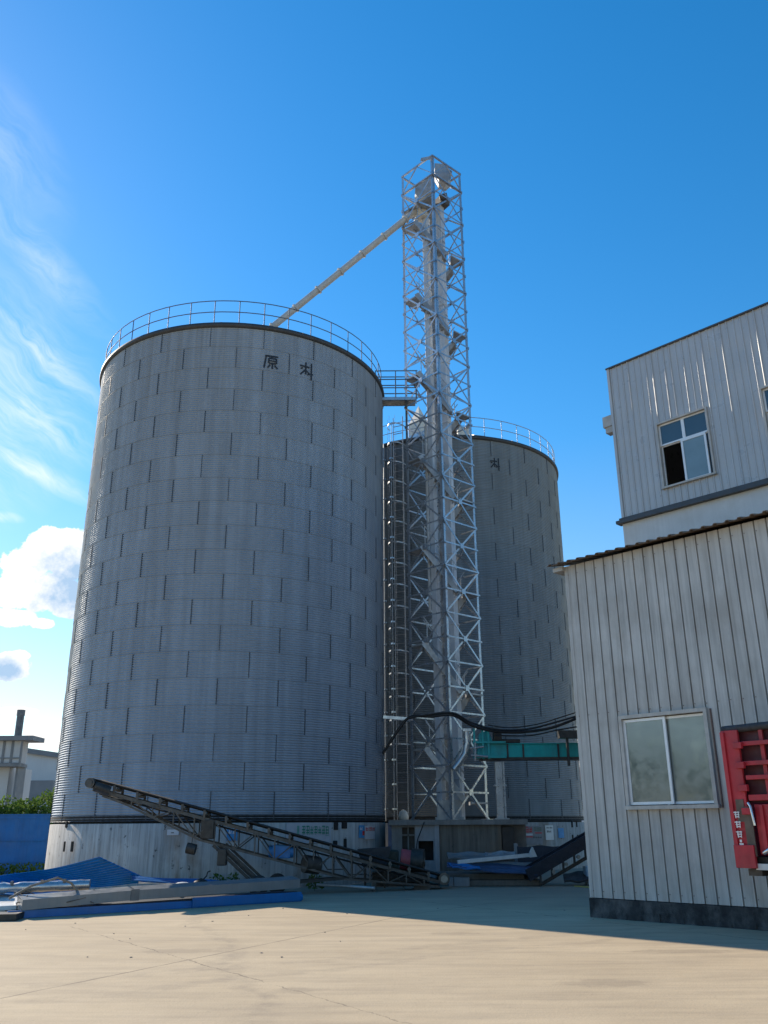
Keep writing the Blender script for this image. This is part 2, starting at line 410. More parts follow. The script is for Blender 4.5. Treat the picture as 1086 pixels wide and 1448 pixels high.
def silo(label, cx, cy, wallmat, plankmat, glyphs, rail_mat, rot):
    t = thing('grain_silo', label, 'grain silo', (cx, cy, 0))
    C = Vector((cx, cy, 0))
    # corrugated wall with staggered sheet seams
    mb = MB(); nseg = 200; per = 11; sub = 4; nz = NR * per * sub
    zz = np.linspace(Z0, ZT, nz + 1)
    rr = RAD + .0145 * np.cos(2 * np.pi * np.arange(nz + 1) / sub)
    a = 2 * np.pi * np.arange(nseg) / nseg
    vs = np.stack([np.outer(rr, np.sin(a)) + cx, np.outer(rr, np.cos(a)) + cy, np.repeat(zz[:, None], nseg, 1)], -1).reshape(-1, 3)
    i = np.arange(nz)[:, None] * nseg; k = np.arange(nseg)[None]; k2 = (k + 1) % nseg
    fs = np.stack([i + k2, i + k, i + nseg + k, i + nseg + k2], -1).reshape(-1, 4)
    mb.add(vs.tolist(), fs.tolist(), 0, True)
    rnd = random.Random(int(cx * 10))
    for r in range(NR):
        for p in range(NP):
            th = (p - r * .5) / NP * 2 * PI + rot
            w = .0115 if rnd.random() < .7 else .007
            z0 = Z0 + r * HR + .02; z1 = Z0 + (r + 1) * HR - .02
            da = w / RAD; q = []
            for (aa, z) in ((th - da, z0), (th + da, z0), (th + da, z1), (th - da, z1)):
                q.append((cx + (RAD + .017) * math.sin(aa), cy + (RAD + .017) * math.cos(aa), z))
            qi = [(cx + (v[0] - cx) * .994, cy + (v[1] - cy) * .994, v[2]) for v in q]
            mb.add(q + qi, [(3, 2, 1, 0), (0, 1, 5, 4), (1, 2, 6, 5), (2, 3, 7, 6), (3, 0, 4, 7)], 1)
    # lap line of every ring
    for r in range(1, NR):
        z = Z0 + r * HR; q = []
        for k in range(121):
            aa = 2 * PI * k / 120
            for dz in (-.003, .003): q.append((cx + (RAD + .0165) * math.sin(aa), cy + (RAD + .0165) * math.cos(aa), z + dz))
        mb.add(q, [(2 * k + 1, 2 * k + 3, 2 * k + 2, 2 * k) for k in range(120)], 2)
    mb.build('wall', [wallmat, M['seam'], M['lap']], t)
    rf = MB(); zr = ZT + .06
    prof = [(RAD + .02, zr), (3.3, zr + .85), (1.6, zr + 1.68), (.55, zr + 2.2)]
    rf.lathe(prof, C, 72)
    for q in range(24):
        aa = 2 * PI * q / 24
        d = Vector((math.sin(aa), math.cos(aa), 0))
        rf.bar(C + d * (RAD) + Vector((0, 0, zr + .05)), C + d * .55 + Vector((0, 0, zr + 2.24)), .05, .06)
    rf.lathe([(.55, zr + 2.15), (.55, zr + 2.45), (.3, zr + 2.55), (.0, zr + 2.55)], C, 24)
    rf.build('roof', M['galv_dull'], t)
    er = MB()
    er.lathe([(RAD - .02, ZT - .06), (RAD + .075, ZT - .05), (RAD + .09, ZT + .02), (RAD + .08, ZT + .09), (RAD - .05, ZT + .1)], C, 128)
    er.build('eave_rim', M['rim'], t)
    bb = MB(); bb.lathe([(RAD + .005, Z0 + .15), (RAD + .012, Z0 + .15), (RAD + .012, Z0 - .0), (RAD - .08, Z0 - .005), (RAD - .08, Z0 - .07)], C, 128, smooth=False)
    bb.build('base_band', M['tar'], t)  # base angle band, coloured black as the shadow gap under the wall
    pl = MB(); pl.lathe([(RAD - .3, Z0 - .06), (RAD - .0, Z0 - .06), (RAD + .015, Z0 - .075), (RAD + .03, -.05)], C, 128)
    pl.build('concrete_base', plankmat, t)
    # guard rail
    NPST = 40; rr_ = RAD - .04; zr2 = ZT + .1; hh = .84
    gr = MB()
    for hz in (hh, hh * .52):
        pts = [C + Vector((rr_ * math.sin(2 * PI * q / 80), rr_ * math.cos(2 * PI * q / 80), zr2 + hz)) for q in range(81)]
        gr.tube(pts, .015, 6, cap=False)
    go = gr.build('guardrail', rail_mat, t)
    ps = MB(); ps.tube([C + Vector((0, 0, zr2 - .06)), C + Vector((0, 0, zr2 + hh))], .016, 6)
    po = ps.build('post', rail_mat, go)
    for q in range(NPST):
        aa = 2 * PI * (q + .3) / NPST
        L = (rr_ * math.sin(aa), rr_ * math.cos(aa), 0)
        if q == 0: po.location = L
        else: part_copy(po, go, L)
    for (gl, th, zc, w, h, nm) in glyphs:
        gb = MB(); th0 = R_(th); RR = RAD + .019
        for (x0, y0, x1, y1) in gl:
            L = math.hypot((x1 - x0) * w, (y1 - y0) * h); nx, ny = -(y1 - y0) * h / L, (x1 - x0) * w / L
            hw = .025
            ns = 6
            vs = []
            for q in range(ns + 1):
                f = q / ns; X = (x0 + (x1 - x0) * f - .5) * w; Y = (y0 + (y1 - y0) * f - .5) * h
                for sg in (1, -1):
                    xx, yy = X + sg * nx * hw, Y + sg * ny * hw
                    aa = th0 - xx / RR            # seen from outside, right is decreasing theta
                    vs.append((cx + RR * math.sin(aa), cy + RR * math.cos(aa), zc + yy))
            gb.add(vs, [(2 * q, 2 * q + 1, 2 * q + 3, 2 * q + 2) for q in range(ns)])
        gb.build('painted_character', M['paint_black'], t)
    return t

C1 = Vector((-5.037, 28.637, 0)); C2 = Vector((2.785, 37.05, 0))
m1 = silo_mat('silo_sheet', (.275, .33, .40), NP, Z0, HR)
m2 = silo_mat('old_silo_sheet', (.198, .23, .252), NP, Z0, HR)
s1 = silo('large corrugated steel grain silo in front, two black painted characters near its top', C1.x, C1.y, m1, M['plank1'],
          [(GLYPH_YUAN, 161.6, 15.0, .44, .47, 'a'), (GLYPH_LIAO, 148.1, 14.97, .5, .6, 'b')], M['rail'], .06)
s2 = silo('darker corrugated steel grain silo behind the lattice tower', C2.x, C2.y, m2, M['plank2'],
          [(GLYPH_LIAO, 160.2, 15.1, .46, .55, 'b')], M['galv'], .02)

# roof fittings on the rear silo
t = thing('roof_vent', 'cream pointed vent cowl on the roof of the rear silo, left of the tower', 'vent', (1.5, 33.6, 17.0))
b = MB(); b.lathe([(.42, 16.6), (.42, 17.5), (.0, 18.35)], (1.5, 33.6, 0), 4, smooth=False); b.build('cowl', M['cream'], t)
b = MB(); b.box((1.5, 33.6, 16.75), (.7, .7, .3), PI / 4); b.build('base', M['galv'], t)
t = thing('roof_hatch', 'small pale open hatch on the rear silo roof, right of the tower', 'hatch', (3.25, 33.3, 16.6))
b = MB(); b.box((3.25, 33.3, 16.8), (.5, .5, .6), .3); b.build('hatch_box', M['cream'], t)
b = MB(); b.box((3.5, 33.2, 17.15), (.5, .5, .04), M=Matrix.Rotation(-.9, 3, 'Y')); b.build('hatch_lid', M['galv_dark'], t)

# ------------------------------------------------------------------ lattice tower
TN = Vector((1.957, 27.3, 0)); TL = Vector((.795, 28.509, 0)); TR = Vector((3.142, 28.368, 0)); TB = TL + TR - TN
TZ = 26.0; NPAN = 15; PH = (TZ - .9 - Z0) / NPAN
tower = thing('lattice_tower', 'tall galvanised steel lattice tower with stairs standing between the two silos', 'tower', ((TN + TB) / 2 + Vector((0, 0, Z0))))
cen = (TN + TB) / 2
zv = lambda z: Vector((0, 0, z))
corners = [TN, TR, TB, TL]
for q in range(4):
    p = corners[q]; n1 = corners[(q + 1) % 4] - p; n2 = corners[q - 1] - p
    b = MB(); b.angle(p + zv(Z0), p + zv(TZ), .10, n1, n2, .012)
    b.box(p + zv(Z0 + .01) + (n1 + n2).normalized() * .05, (.26, .26, .02), .78)
    b.build('leg', M['galv'], tower)
for q in range(4):
    a = corners[q]; d = corners[(q + 1) % 4]
    out = ((a + d) / 2 - cen).normalized()
    for k in range(NPAN):
        z0 = Z0 + k * PH; z1 = z0 + PH; zm = (z0 + z1) / 2
        b = MB(); o1 = out * .016; o2 = out * .034
        b.bar(a + zv(z0) + o1, d + zv(z1) + o1, .06, .012, out)
        b.bar(d + zv(z0) + o2, a + zv(z1) + o2, .06, .012, out)
        b.bar(a + zv(zm) + out * .05, d + zv(zm) + out * .05, .05, .014, out)
        b.bar(a + zv(z1) + out * .05, d + zv(z1) + out * .05, .05, .014, out)
        b.box((a + d) / 2 + zv(zm) + out * .062, (.17, .008, .17), math.atan2(-out.x, out.y))
        b.build('cross_brace', M['galv'], tower)
    b = MB(); z1 = TZ
    b.bar(a + zv(z1), d + zv(z1), .06, .06); b.bar(a + zv(z1 - .9), d + zv(z1 - .9), .06, .06)
    b.bar(a + zv(z1 - .86), (a + d) / 2 + zv(z1 - .03), .035, .035); b.bar(d + zv(z1 - .86), (a + d) / 2 + zv(z1 - .03), .035, .035)
    b.build('top_frame', M['galv'], tower)
# zig-zag stair: landings at the left and right corners, two flights per turn
def landing(pt, z):
    b = MB(); p = pt; e1 = (TN - pt) * .46; e2 = (TB - pt) * .46
    b.sheet([p + zv(z), p + e1 + zv(z), p + e2 + zv(z)], .05, (0, 0, 1))
    b.bar(p + e1 + zv(z - .03), p + e2 + zv(z - .03), .02, .1)
    b.build('landing', M['galv_dull'], tower)
def flight(p, q, z0, z1):
    b = MB(); p = p + zv(z0); q = q + zv(z1)
    side = (q - p).cross(Vector((0, 0, 1))).normalized() * .24
    for sg in (1, -1):
        b.bar(p + side * sg, q + side * sg, .014, .17)
        b.bar(p + side * sg + zv(.85), q + side * sg + zv(.85), .025, .025)
        for f in (.1, .5, .9): b.bar(p.lerp(q, f) + side * sg, p.lerp(q, f) + side * sg + zv(.85), .022, .022)
    n = 9
    for k in range(n):
        f = (k + .5) / n; c = p.lerp(q, f)
        d = (q - p); d.z = 0; d.normalize()
        b.sheet([c - side * .97 - d * .09, c + side * .97 - d * .09, c + side * .97 + d * .09, c - side * .97 + d * .09], .022, (0, 0, 1))
    b.build('stair_flight', M['galv_dull'], tower)
zl = [20.15 - 3.28 * k for k in range(-1, 6)]
Lc = TL.lerp(cen, .36); Rc = TR.lerp(cen, .36)
for z in zl:
    landing(TL, z)
    zr_ = z - 1.6
    if zr_ > 2: landing(TR, zr_)
    if zr_ > 2: flight(Lc + Vector((.05, -.32, 0)), Rc + Vector((-.05, -.3, 0)) - Vector((.25, 0, 0)), z, zr_)
    if z - 3.28 > 2: flight(Rc + Vector((0, .42, 0)), Lc + Vector((.3, .42, 0)), zr_, z - 3.28)
b = MB(); z = 24.3
b.sheet([TL.lerp(cen, .04) + zv(z), TN.lerp(cen, .1) + zv(z), cen + (TR - cen) * .1 + zv(z), TB.lerp(cen, .1) + zv(z)], .06, (0, 0, 1))
for f in (.2, .5, .8): b.bar(TL.lerp(TN, f) + zv(z - .06), TB.lerp(cen, f) + zv(z - .06), .05, .09)
b.build('head_platform', M['galv_dull'], tower)
b = MB(); b.bar(TN + Vector((-.42, .25, TZ + .02)), TN + Vector((-.08, -.0, TZ - .12)), .05, .12); b.build('hoist_beam', M['galv_dull'], tower)
# grey pit box under the tower's floor is part of the foundation below

# bucket elevator inside the tower
el = thing('bucket_elevator', 'twin galvanised casings of a bucket elevator rising inside the lattice tower', 'elevator', (cen.x, cen.y, Z0))
ex = cen + Vector((-.02, .0, 0))
for k, (dx, w, ztop, ra) in enumerate(((-.24, .2, 24.6, -38), (.32, .245, 24.6, -40))):
    b = MB(); c = ex + Vector((dx, -.02, 0))
    b.box(c + zv((Z0 + ztop) / 2), (w, w, ztop - Z0), R_(ra))
    z = Z0 + 1.2
    while z < ztop - .4:
        b.box(c + zv(z), (w + .05, w + .05, .05), R_(ra)); z += 2.44
    b.build('casing', M['casing'], el, bevel=.008)
b = MB()
b.box(ex + zv(Z0 + .3), (.72, .36, .56), 0); b.box(ex + zv(Z0 + .05), (.85, .45, .08), 0)
b.build('boot', M['galv_dull'], el)
hx, hy = ex.x, ex.y
def slab(name, pts, Y, d, mt, skew=0.):
    P = [gy(px, py, Y) for px, py in pts]; Q = [p + Vector((skew, d, 0)) for p in P]; n = len(P); b = MB()
    b.add(P + Q, [tuple(range(n)), tuple(range(2 * n - 1, n - 1, -1))] + [(i, (i + 1) % n, n + (i + 1) % n, n + i) for i in range(n)])
    return b.build(name, mt, el, bevel=.012)
slab('head_hood', [(615, 244), (615, 231), (626, 232), (639, 242), (637, 252), (631, 258), (621, 254)], 28.2, .5, M['galv_dull'])
slab('head_shroud', [(588, 264), (609, 250), (612, 254), (611, 266), (592, 279), (587, 273)], 28.1, .3, M['galv_dull'])
b = MB(); b.box((hx + .42, hy - .1, 24.6), (.42, .42, .34), .6); b.tube([(hx + .3, hy - .4, 24.6), (hx + .6, hy - .45, 24.65)], .12, 12); b.build('drive_motor', M['iron2'], el)
b = MB(); b.box((hx - .42, hy - .05, 24.2), (.34, .36, .5), .3); b.box((hx - .42, hy - .05, 23.92), (.44, .46, .06), .3); b.build('outlet_chute', M['cream'], el)
b = MB(); pz = ex + Vector((-.44, -.05, 0))
b.tube([pz + zv(Z0 + 6.5), pz + zv(Z0 + 13.5)], .05, 8); b.build('vent_pipe', M['spout'], el)

# spouts
def pipe_thing(name, label, cat, p, q, r, mt, step=1.15, group=None):
    t = thing(name, label, cat, q, group)
    p = Vector(p); q = Vector(q)
    b = MB(); b.tube([p, q], r, 14); b.build('pipe', mt, t)
    L = (q - p).length; d = (q - p).normalized(); k = step * .6
    while k < L - .2:
        b = MB(); b.tube([p + d * (k - .03), p + d * (k + .03)], r + .045, 14); b.build('flange', mt, t)
        k += step
    return t
pipe_thing('grain_spout', 'long pale flanged spout sloping from the tower head down to the front silo roof', 'spout', (1.42, 28.38, 24.35), (-4.75, 28.62, 18.62), .125, M['spout'])
pipe_thing('grain_spout', 'short steep flanged spout from the tower head toward the rear silo roof', 'spout', (2.3, 28.7, 24.4), (2.75, 36.7, 18.75), .12, M['spout'])

# walkway from front silo eave to tower
t = thing('walkway', 'steel walkway with handrails bridging the front silo top and the tower', 'walkway', (.5, 28.6, 16.0))
b = MB(); wy0, wy1 = 28.27, 28.73
b.box((.42, 28.5, 16.02), (1.5, .44, .03)); b.box((.42, wy0, 15.97), (1.5, .05, .12)); b.box((.42, wy1, 15.97), (1.5, .05, .12))
b.build('deck', M['galv'], t)
for yy in (wy0, wy1):
    b = MB()
    for hz in (.36, .7, 1.05): b.bar((-.3, yy, 16.05 + hz), (1.25, yy, 16.05 + hz), .03)
    for xx in (-.28, .45, 1.2): b.bar((xx, yy, 16.0), (xx, yy, 17.1), .035)
    b.build('handrail', M['rail'], t)

# caged ladder and conduits on rear silo
def cylpt(px, py, C, Rr):
    d = ray(px, py); a = d.x ** 2 + d.y ** 2; bq = -2 * (d.x * C.x + d.y * C.y); cq = C.x ** 2 + C.y ** 2 - Rr * Rr
    t = (-bq - math.sqrt(bq * bq - 4 * a * cq)) / (2 * a); return EYEP + d * t
q = cylpt(566, 900, C2, 5.25); th = math.atan2(q.x - C2.x, q.y - C2.y)
er_ = Vector((math.sin(th), math.cos(th), 0)); et = Vector((math.cos(th), -math.sin(th), 0))
lb = C2 + er_ * 5.22
t = thing('caged_ladder', 'narrow caged steel ladder climbing the left of the rear silo', 'ladder', lb + zv(Z0))
for sg in (1, -1):
    b = MB(); b.bar(lb + et * .21 * sg + zv(Z0 + .0), lb + et * .21 * sg + zv(17.2), .03, .03); b.build('rail', M['galv_dull'], t)
z = Z0 + .3; b = MB(); b.bar(lb - et * .21 + zv(z), lb + et * .21 + zv(z), .024); rg0 = b.build('rung', M['galv_dull'], t)
for k in range(1, 46): part_copy(rg0, t, (0, 0, .33 * k))
b = MB(); z = 4.2
while z < 17.2:
    pts = [lb + et * (.36 * math.cos(a)) + er_ * (.04 + .62 * math.sin(a)) + zv(z) for a in [PI * k / 10 for k in range(11)]]
    for i in range(10): b.bar(pts[i], pts[i + 1], .008, .05)
    z += .83
for a in (.15 * PI, .4 * PI, .62 * PI, .85 * PI):
    p = lb + et * (.36 * math.cos(a)) + er_ * (.04 + .62 * math.sin(a))
    b.bar(p + zv(4.2), p + zv(17.0), .04, .01)
b.build('cage', M['galv_dull'], t)
for i, (px, lab) in enumerate(((544.5, 'steel conduit with bright clamps on the rear silo, tucked closest to the front silo edge'), (555.5, 'steel conduit with bright clamps on the rear silo, closest to the caged ladder'))):
    q = cylpt(px, 900, C2, 5.12); q.z = 0
    t = thing('vertical_conduit', lab, 'conduit', q + zv(Z0), 'conduits on the rear silo')
    b = MB(); b.tube([q + zv(Z0), q + zv(16.2)], .028, 7); b.build('pipe', M['galv_dull'], t)
    z = Z0 + .4
    cl = None; qi = (Vector((C2.x, C2.y, 0)) - q).normalized()
    while z < 16.2:
        if cl is None:
            z00 = z; b = MB(); b.box(q + zv(z), (.12, .1, .06), .6); b.bar(q + zv(z), q + qi * .2 + zv(z), .03); cl = b.build('clamp', M['galv'], t)
        else: part_copy(cl, t, (0, 0, z - z00))
        z += .84

# ------------------------------------------------------------------ foundation block under the tower
YF = 26.55
def rect(px0, py0, px1, py1, Y):
    a = gy(px0, py1, Y); c = gy(px1, py0, Y); return a.x, c.x, a.z, c.z
t = thing('tower_foundation', 'grey concrete pit wall with a dark square opening under the lattice tower', 'foundation', (2.2, 28.5, 0))
x0, x1 = .16, 4.05
xa = rect(622, 1165, 712, 1230, YF)
op = rect(592, 1189, 613, 1217, YF); win = rect(569, 1170, 586, 1208, YF)
b = MB()       # body with openings left as real recesses
zt = Z0 - .14
def wallseg(b, xa_, xb_, za, zb, y0=YF, d=.35): 
    if xb_ - xa_ > .005 and zb - za > .005: b.box(((xa_ + xb_) / 2, y0 + d / 2, (za + zb) / 2), (xb_ - xa_, d, zb - za))
xl = rect(588, 1165, 590, 1230, YF)[0]; xr = rect(622, 1165, 622.5, 1230, YF)[0]
wallseg(b, x0, win[0], 0, zt); wallseg(b, win[0], win[1], 0, win[2]); wallseg(b, win[0], win[1], win[3], zt); wallseg(b, win[1], xl, 0, zt)
b.box((2.1, YF + 2.4, zt / 2), (3.9, 4.0, zt)); b.build('wall', M['concrete'], t)
b = MB(); wallseg(b, xl, op[0], 0, zt, YF - .03); wallseg(b, op[0], op[1], 0, op[2], YF - .03); wallseg(b, op[0], op[1], op[3], zt, YF - .03); wallseg(b, op[1], xr - .13, 0, zt, YF - .03)
wallseg(b, xr - .13, xr, 0, zt, YF - .09, .4)
b.build('rendered_panel', M['render'], t)
b = MB(); wallseg(b, xr, rect(711, 1165, 712, 1230, YF)[0], 0, zt, YF - .02); b.build('boarded_panel', M['plankflat'], t)
b = MB(); b.box((2.06, YF + 2.1, zt + .07), (3.95, 4.5, .14)); b.build('cap_slab', M['concrete'], t)
b = MB(); b.box(((op[0] + op[1]) / 2, YF + .33, (op[2] + op[3]) / 2), (op[1] - op[0], .03, op[3] - op[2])); b.build('opening', M['dark'], t)
b = MB(); b.box(((win[0] + win[1]) / 2, YF + .2, (win[2] + win[3]) / 2), (win[1] - win[0], .04, win[3] - win[2])); 
wo = b.build('window', M['brownboard'], t)
b = MB(); b.box(((win[0] + win[1]) / 2, YF + .15, (win[2] + win[3]) / 2 + .15), (win[1] - win[0], .05, .05)); b.box(((win[0] + win[1]) / 2, YF + .15, (win[2] + win[3]) / 2), (.04, .05, win[3] - win[2])); b.build('frame', M['concrete'], wo)
b = MB(); r = rect(549, 1162, 562, 1212, YF); b.box(((r[0] + r[1]) / 2, YF + .05, r[3] / 2), (r[1] - r[0], .05, r[3])); b.build('narrow_door', M['bluegrey'], t)
b = MB(); r = rect(712, 1170, 727, 1204, YF - .1); b.sheet([(r[0], YF - .05, r[2]), (r[1], YF - .05, r[2]), (r[1], YF - .05, r[3]), (r[0], YF - .05, r[3])], .03, (0, -1, 0))
tag(b.build('board', M['brownboard']), 'dark brown board leaning at the right end of the boarded pit wall', 'board')

# stepped slab in front of foundation
b = MB(); b.box((2.7, 25.75, .14), (2.6, 1.5, .28)); b.box((2.9, 24.9, .07), (2.3, .5, .14))
tag(b.build('concrete_step', M['concrete'], bevel=.02), 'low stained concrete step below the tower pit wall', 'step')
for i, (px0, px1, lab) in enumerate(((634, 641, 'short pale kerb block next to the conveyor tail roller'), (642, 664, 'longer pale kerb block lying right of the short one'))):
    a = gy(px0, 1252, 24.5); c = gy(px1, 1244, 24.5)
    b = MB(); b.box(((a.x + c.x) / 2, 24.55, .11), (c.x - a.x, .16, .22)); tag(b.build('kerb_block', M['render'], bevel=.015), lab, 'kerb block', 'kerb blocks by the conveyor tail')

# ------------------------------------------------------------------ teal conveyor
YC = 27.4
t = thing('enclosed_conveyor', 'teal painted enclosed conveyor running from the tower foot to the right building', 'conveyor', (5, YC, 3.4))
zb_, ztp = gy(760, 1071.5, YC).z, gy(760, 1053, YC).z
xs = gy(690, 1060, YC).x; xe = 9.5
b = MB(); b.box(((xs + xe) / 2, YC, (zb_ + ztp) / 2), (xe - xs, .5, ztp - zb_))
b.box(((xs + xe) / 2, YC, ztp + .012), (xe - xs, .6, .025)); b.build('trough', M['teal'], t, bevel=.006)
b = MB(); b.box(((xs + xe) / 2 - .1, YC, zb_ - .035), (xe - xs + .3, .56, .07)); b.build('return_belt_tray', M['iron'], t)
for px in (716, 738, 787):
    x = gy(px, 1060, YC).x; b = MB(); b.box((x, YC, (zb_ + ztp) / 2), (.045, .57, ztp - zb_ + .01)); b.build('joint_flange', M['iron'], t)
b = MB(); x = gy(672, 1060, YC).x
b.hexa([Vector(p) for p in ((x, YC - .3, zb_ - .02), (xs + .3, YC - .3, zb_ - .02), (xs + .3, YC + .3, zb_ - .02), (x, YC + .3, zb_ - .02), (x + .12, YC - .22, ztp + .32), (xs + .0, YC - .22, ztp + .42), (xs + .0, YC + .22, ztp + .42), (x + .12, YC + .22, ztp + .32))])
b.build('tail_hopper', M['teal'], t)
b = MB(); 
for px in (672, 684, 692): 
    p = gy(px, 1080, YC - .32); b.bar((p.x, p.y, zb_ - .05), (p.x, p.y, ztp + .45), .06, .06)
b.bar((x - .1, YC - .34, ztp + .05), (xs + .5, YC - .34, ztp + .05), .06); b.bar((x - .1, YC - .34, zb_ + .02), (xs + .5, YC - .34, zb_ + .02), .09)
b.build('hopper_frame', M['teal'], t)
b = MB(); p = gy(758, 1048, YC); b.box((gy(715, 1045, YC).x, YC, ztp + .1), (.85, .3, .12)); b.box((gy(703, 1040, YC).x, YC, ztp + .25), (.25, .3, .3)); b.build('drive', M['iron'], t, bevel=.02)
b = MB(); px = gy(705, 1100, YC).x
b.box((px, YC, (zb_ - .12 + Z0) / 2), (.20, .22, zb_ - .12 - Z0)); b.box((px + .15, YC - .05, (zb_ - .12 + Z0) / 2), (.05, .1, zb_ - .12 - Z0))
b.box((px + .03, YC, 2.6), (.36, .27, .04)); b.box((px + .03, YC, Z0 + .02), (.42, .4, .04)); b.build('support_post', M['galv'], t)
b = MB(); b.box((8.9, YC, (zb_ - .12) / 2), (.2, .22, zb_ - .12)); b.build('support_post', M['galv'], t)
# curved inlet chute at the elevator boot
b = MB(); P0 = [gy(*p, 27.2) for p in ((660, 1034), (661, 1050), (658, 1066), (650, 1078), (642, 1088))]
b.tube(P0, [.11, .11, .105, .1, .1], 10); b.box(P0[0] + zv(.03), (.26, .26, .08)); 
tag(b.build('inlet_chute', M['galv']), 'bent galvanised inlet chute feeding the elevator beside the teal hopper', 'chute')
b = MB(); 
for (a_, c2_) in (((664, 1058), (684, 1056)), ((666, 1068), (690, 1070)), ((672, 1050), (672, 1076))):
    b.tube([gy(*a_, 26.9), gy(*c2_, 26.9)], .03, 8)
tag(b.build('pipe_cluster', M['galv_dull']), 'cluster of short grey pipes in front of the teal hopper', 'pipes')

# cables
def cable(label, pts, r=.032):
    P = [gy(x, y, Y) for (x, y, Y) in pts]
    # Catmull-Rom smoothing
    out = []
    for i in range(len(P) - 1):
        p0, p1, p2, p3 = P[max(i - 1, 0)], P[i], P[i + 1], P[min(i + 2, len(P) - 1)]
        for k in range(6):
            u = k / 6
            out.append(.5 * ((2 * p1) + (p2 - p0) * u + (2 * p0 - 5 * p1 + 4 * p2 - p3) * u * u + (3 * p1 - p0 - 3 * p2 + p3) * u ** 3))
    out.append(P[-1]); b = MB(); b.tube(out, r, 7)
    tag(b.build('power_cable', M['cable']), label, 'cable', 'black cables strung from the silos to the building')
cable('thick black cable sagging lowest between tower and building', [(541, 1066, 27.5), (562, 1034, 27.4), (580, 1014, 27.3), (610, 1013, 27.0), (640, 1011, 26.9), (668, 1026, 27.0), (700, 1034, 27.0), (740, 1035, 27.0), (780, 1029, 27.0), (822, 1013, 27.0), (850, 1000, 27)], .045)
cable('black cable looping just above the thick one across the tower', [(578, 1016, 27.2), (602, 1011, 27.0), (640, 1008, 26.85), (665, 1021, 26.9), (700, 1031, 26.9), (745, 1031, 26.9), (790, 1020, 26.9), (850, 1002, 26.9)], .03)
cable('thin black cable running highest into the building corner', [(690, 1025, 27.1), (720, 1029, 27.1), (760, 1024, 27.1), (800, 1012, 27.1), (850, 996, 27.1)], .018)
cable('thin black cable dropping into the teal conveyor drive', [(700, 1040, 27.0), (750, 1040, 26.95), (790, 1032, 26.9), (850, 1022, 26.9)], .022)
cable('thin black cord hanging over the pit wall opening', [(600, 1162, 26.3), (594, 1178, 26.4), (590, 1190, 26.45), (588, 1215, 26.45)], .014)
b = MB(); a_ = gy(542, 1014, 27.6); c2_ = gy(584, 1017, 27.6); b.bar(a_, c2_, .07, .09)
tag(b.build('cable_arm', M['galv']), 'pale steel arm holding the black cables between front silo and tower', 'bracket')
b = MB(); a_ = gy(800, 1032, 25.5); b.box((a_.x + .5, 26.9, a_.z), (.9, .3, .22)); b.bar((a_.x + .3, 26.9, a_.z - .9), (a_.x + .3, 26.9, a_.z + .1), .07)
tag(b.build('junction_box', M['iron']), 'dark junction box above the teal conveyor at the building corner', 'box')

# ------------------------------------------------------------------ buildings on the right
WA = R_(-44.2); DS = -Vector((math.sin(WA), math.cos(WA), 0)); NN = Vector((DS.y, -DS.x, 0))   # along the wall, and outward
A0 = Vector((3.504, 16.332, 0))
def W(s, z, d=0., off=0.): return A0 + DS * s + NN * (d + off) + zv(z)

def siding(b, s0, s1, z0, z1, off, prof, pitch, holes, jit=0.):
    """profiled sheet wall; prof is a list of (fraction of pitch, depth)"""
    pts = []; k = 0
    rj = random.Random(31)
    while s0 + k * pitch < s1:
        g_ = 1 + rj.uniform(-jit, jit)
        for f, d in prof:
            d *= g_
            s = s0 + (k + f) * pitch
            if s <= s1 + 1e-6: pts.append((s, d))
        k += 1
    pts.append((s1, prof[0][1]))
    cuts = sorted({h[0] for h in holes} | {h[1] for h in holes})
    out = []
    for (a, da), (c, dc) in zip(pts, pts[1:]):
        xs_ = [a] + [q for q in cuts if a < q < c] + [c]
        for u, v in zip(xs_, xs_[1:]):
            fu = da + (dc - da) * ((u - a) / max(c - a, 1e-9)); fv = da + (dc - da) * ((v - a) / max(c - a, 1e-9))
            out.append((u, fu, v, fv))
    for u, fu, v, fv in out:
        if v - u < 1e-6: continue
        md = (u + v) / 2; segs = [(z0, z1)]
        for h in holes:
            if h[0] <= md <= h[1]:
                ns = []
                for (p, q) in segs:
                    if h[2] > p: ns.append((p, min(q, h[2])))
                    if h[3] < q: ns.append((max(p, h[3]), q))
                segs = ns
        for p, q in segs:
            b.add([W(u, p, fu, off), W(v, p, fv, off), W(v, q, fv, off), W(u, q, fu, off)], [(0, 1, 2, 3)])
def wbox(b, s0, s1, z0, z1, d0, d1, off=0.):
    return b.hexa([W(s0, z0, d1, off), W(s1, z0, d1, off), W(s1, z0, d0, off), W(s0, z0, d0, off), W(s0, z1, d1, off), W(s1, z1, d1, off), W(s1, z1, d0, off), W(s0, z1, d0, off)])

# --- low annex
ax = thing('annex_building', 'low grey sheet-clad annex with a sliding window and stained black plinth', 'building', A0)
S1 = 9.0; HW = 6.19
wh = (.95, 2.46, 1.775, 3.21)
b = MB()
siding(b, 0, S1, .31, HW, 0, [(0, 0), (.09, 0.006), (.12, -.034), (.19, -.034), (.22, .006), (.5, .0)], .205, [wh])
wbox(b, 0.02, S1, .28, HW, -.16, -.13)          # inner lining (cut away at the window by the frame box)
b.v = b.v[:-8]; b.f = b.f[:-6]; b.mi = b.mi[:-6]; b.sm = b.sm[:-6]
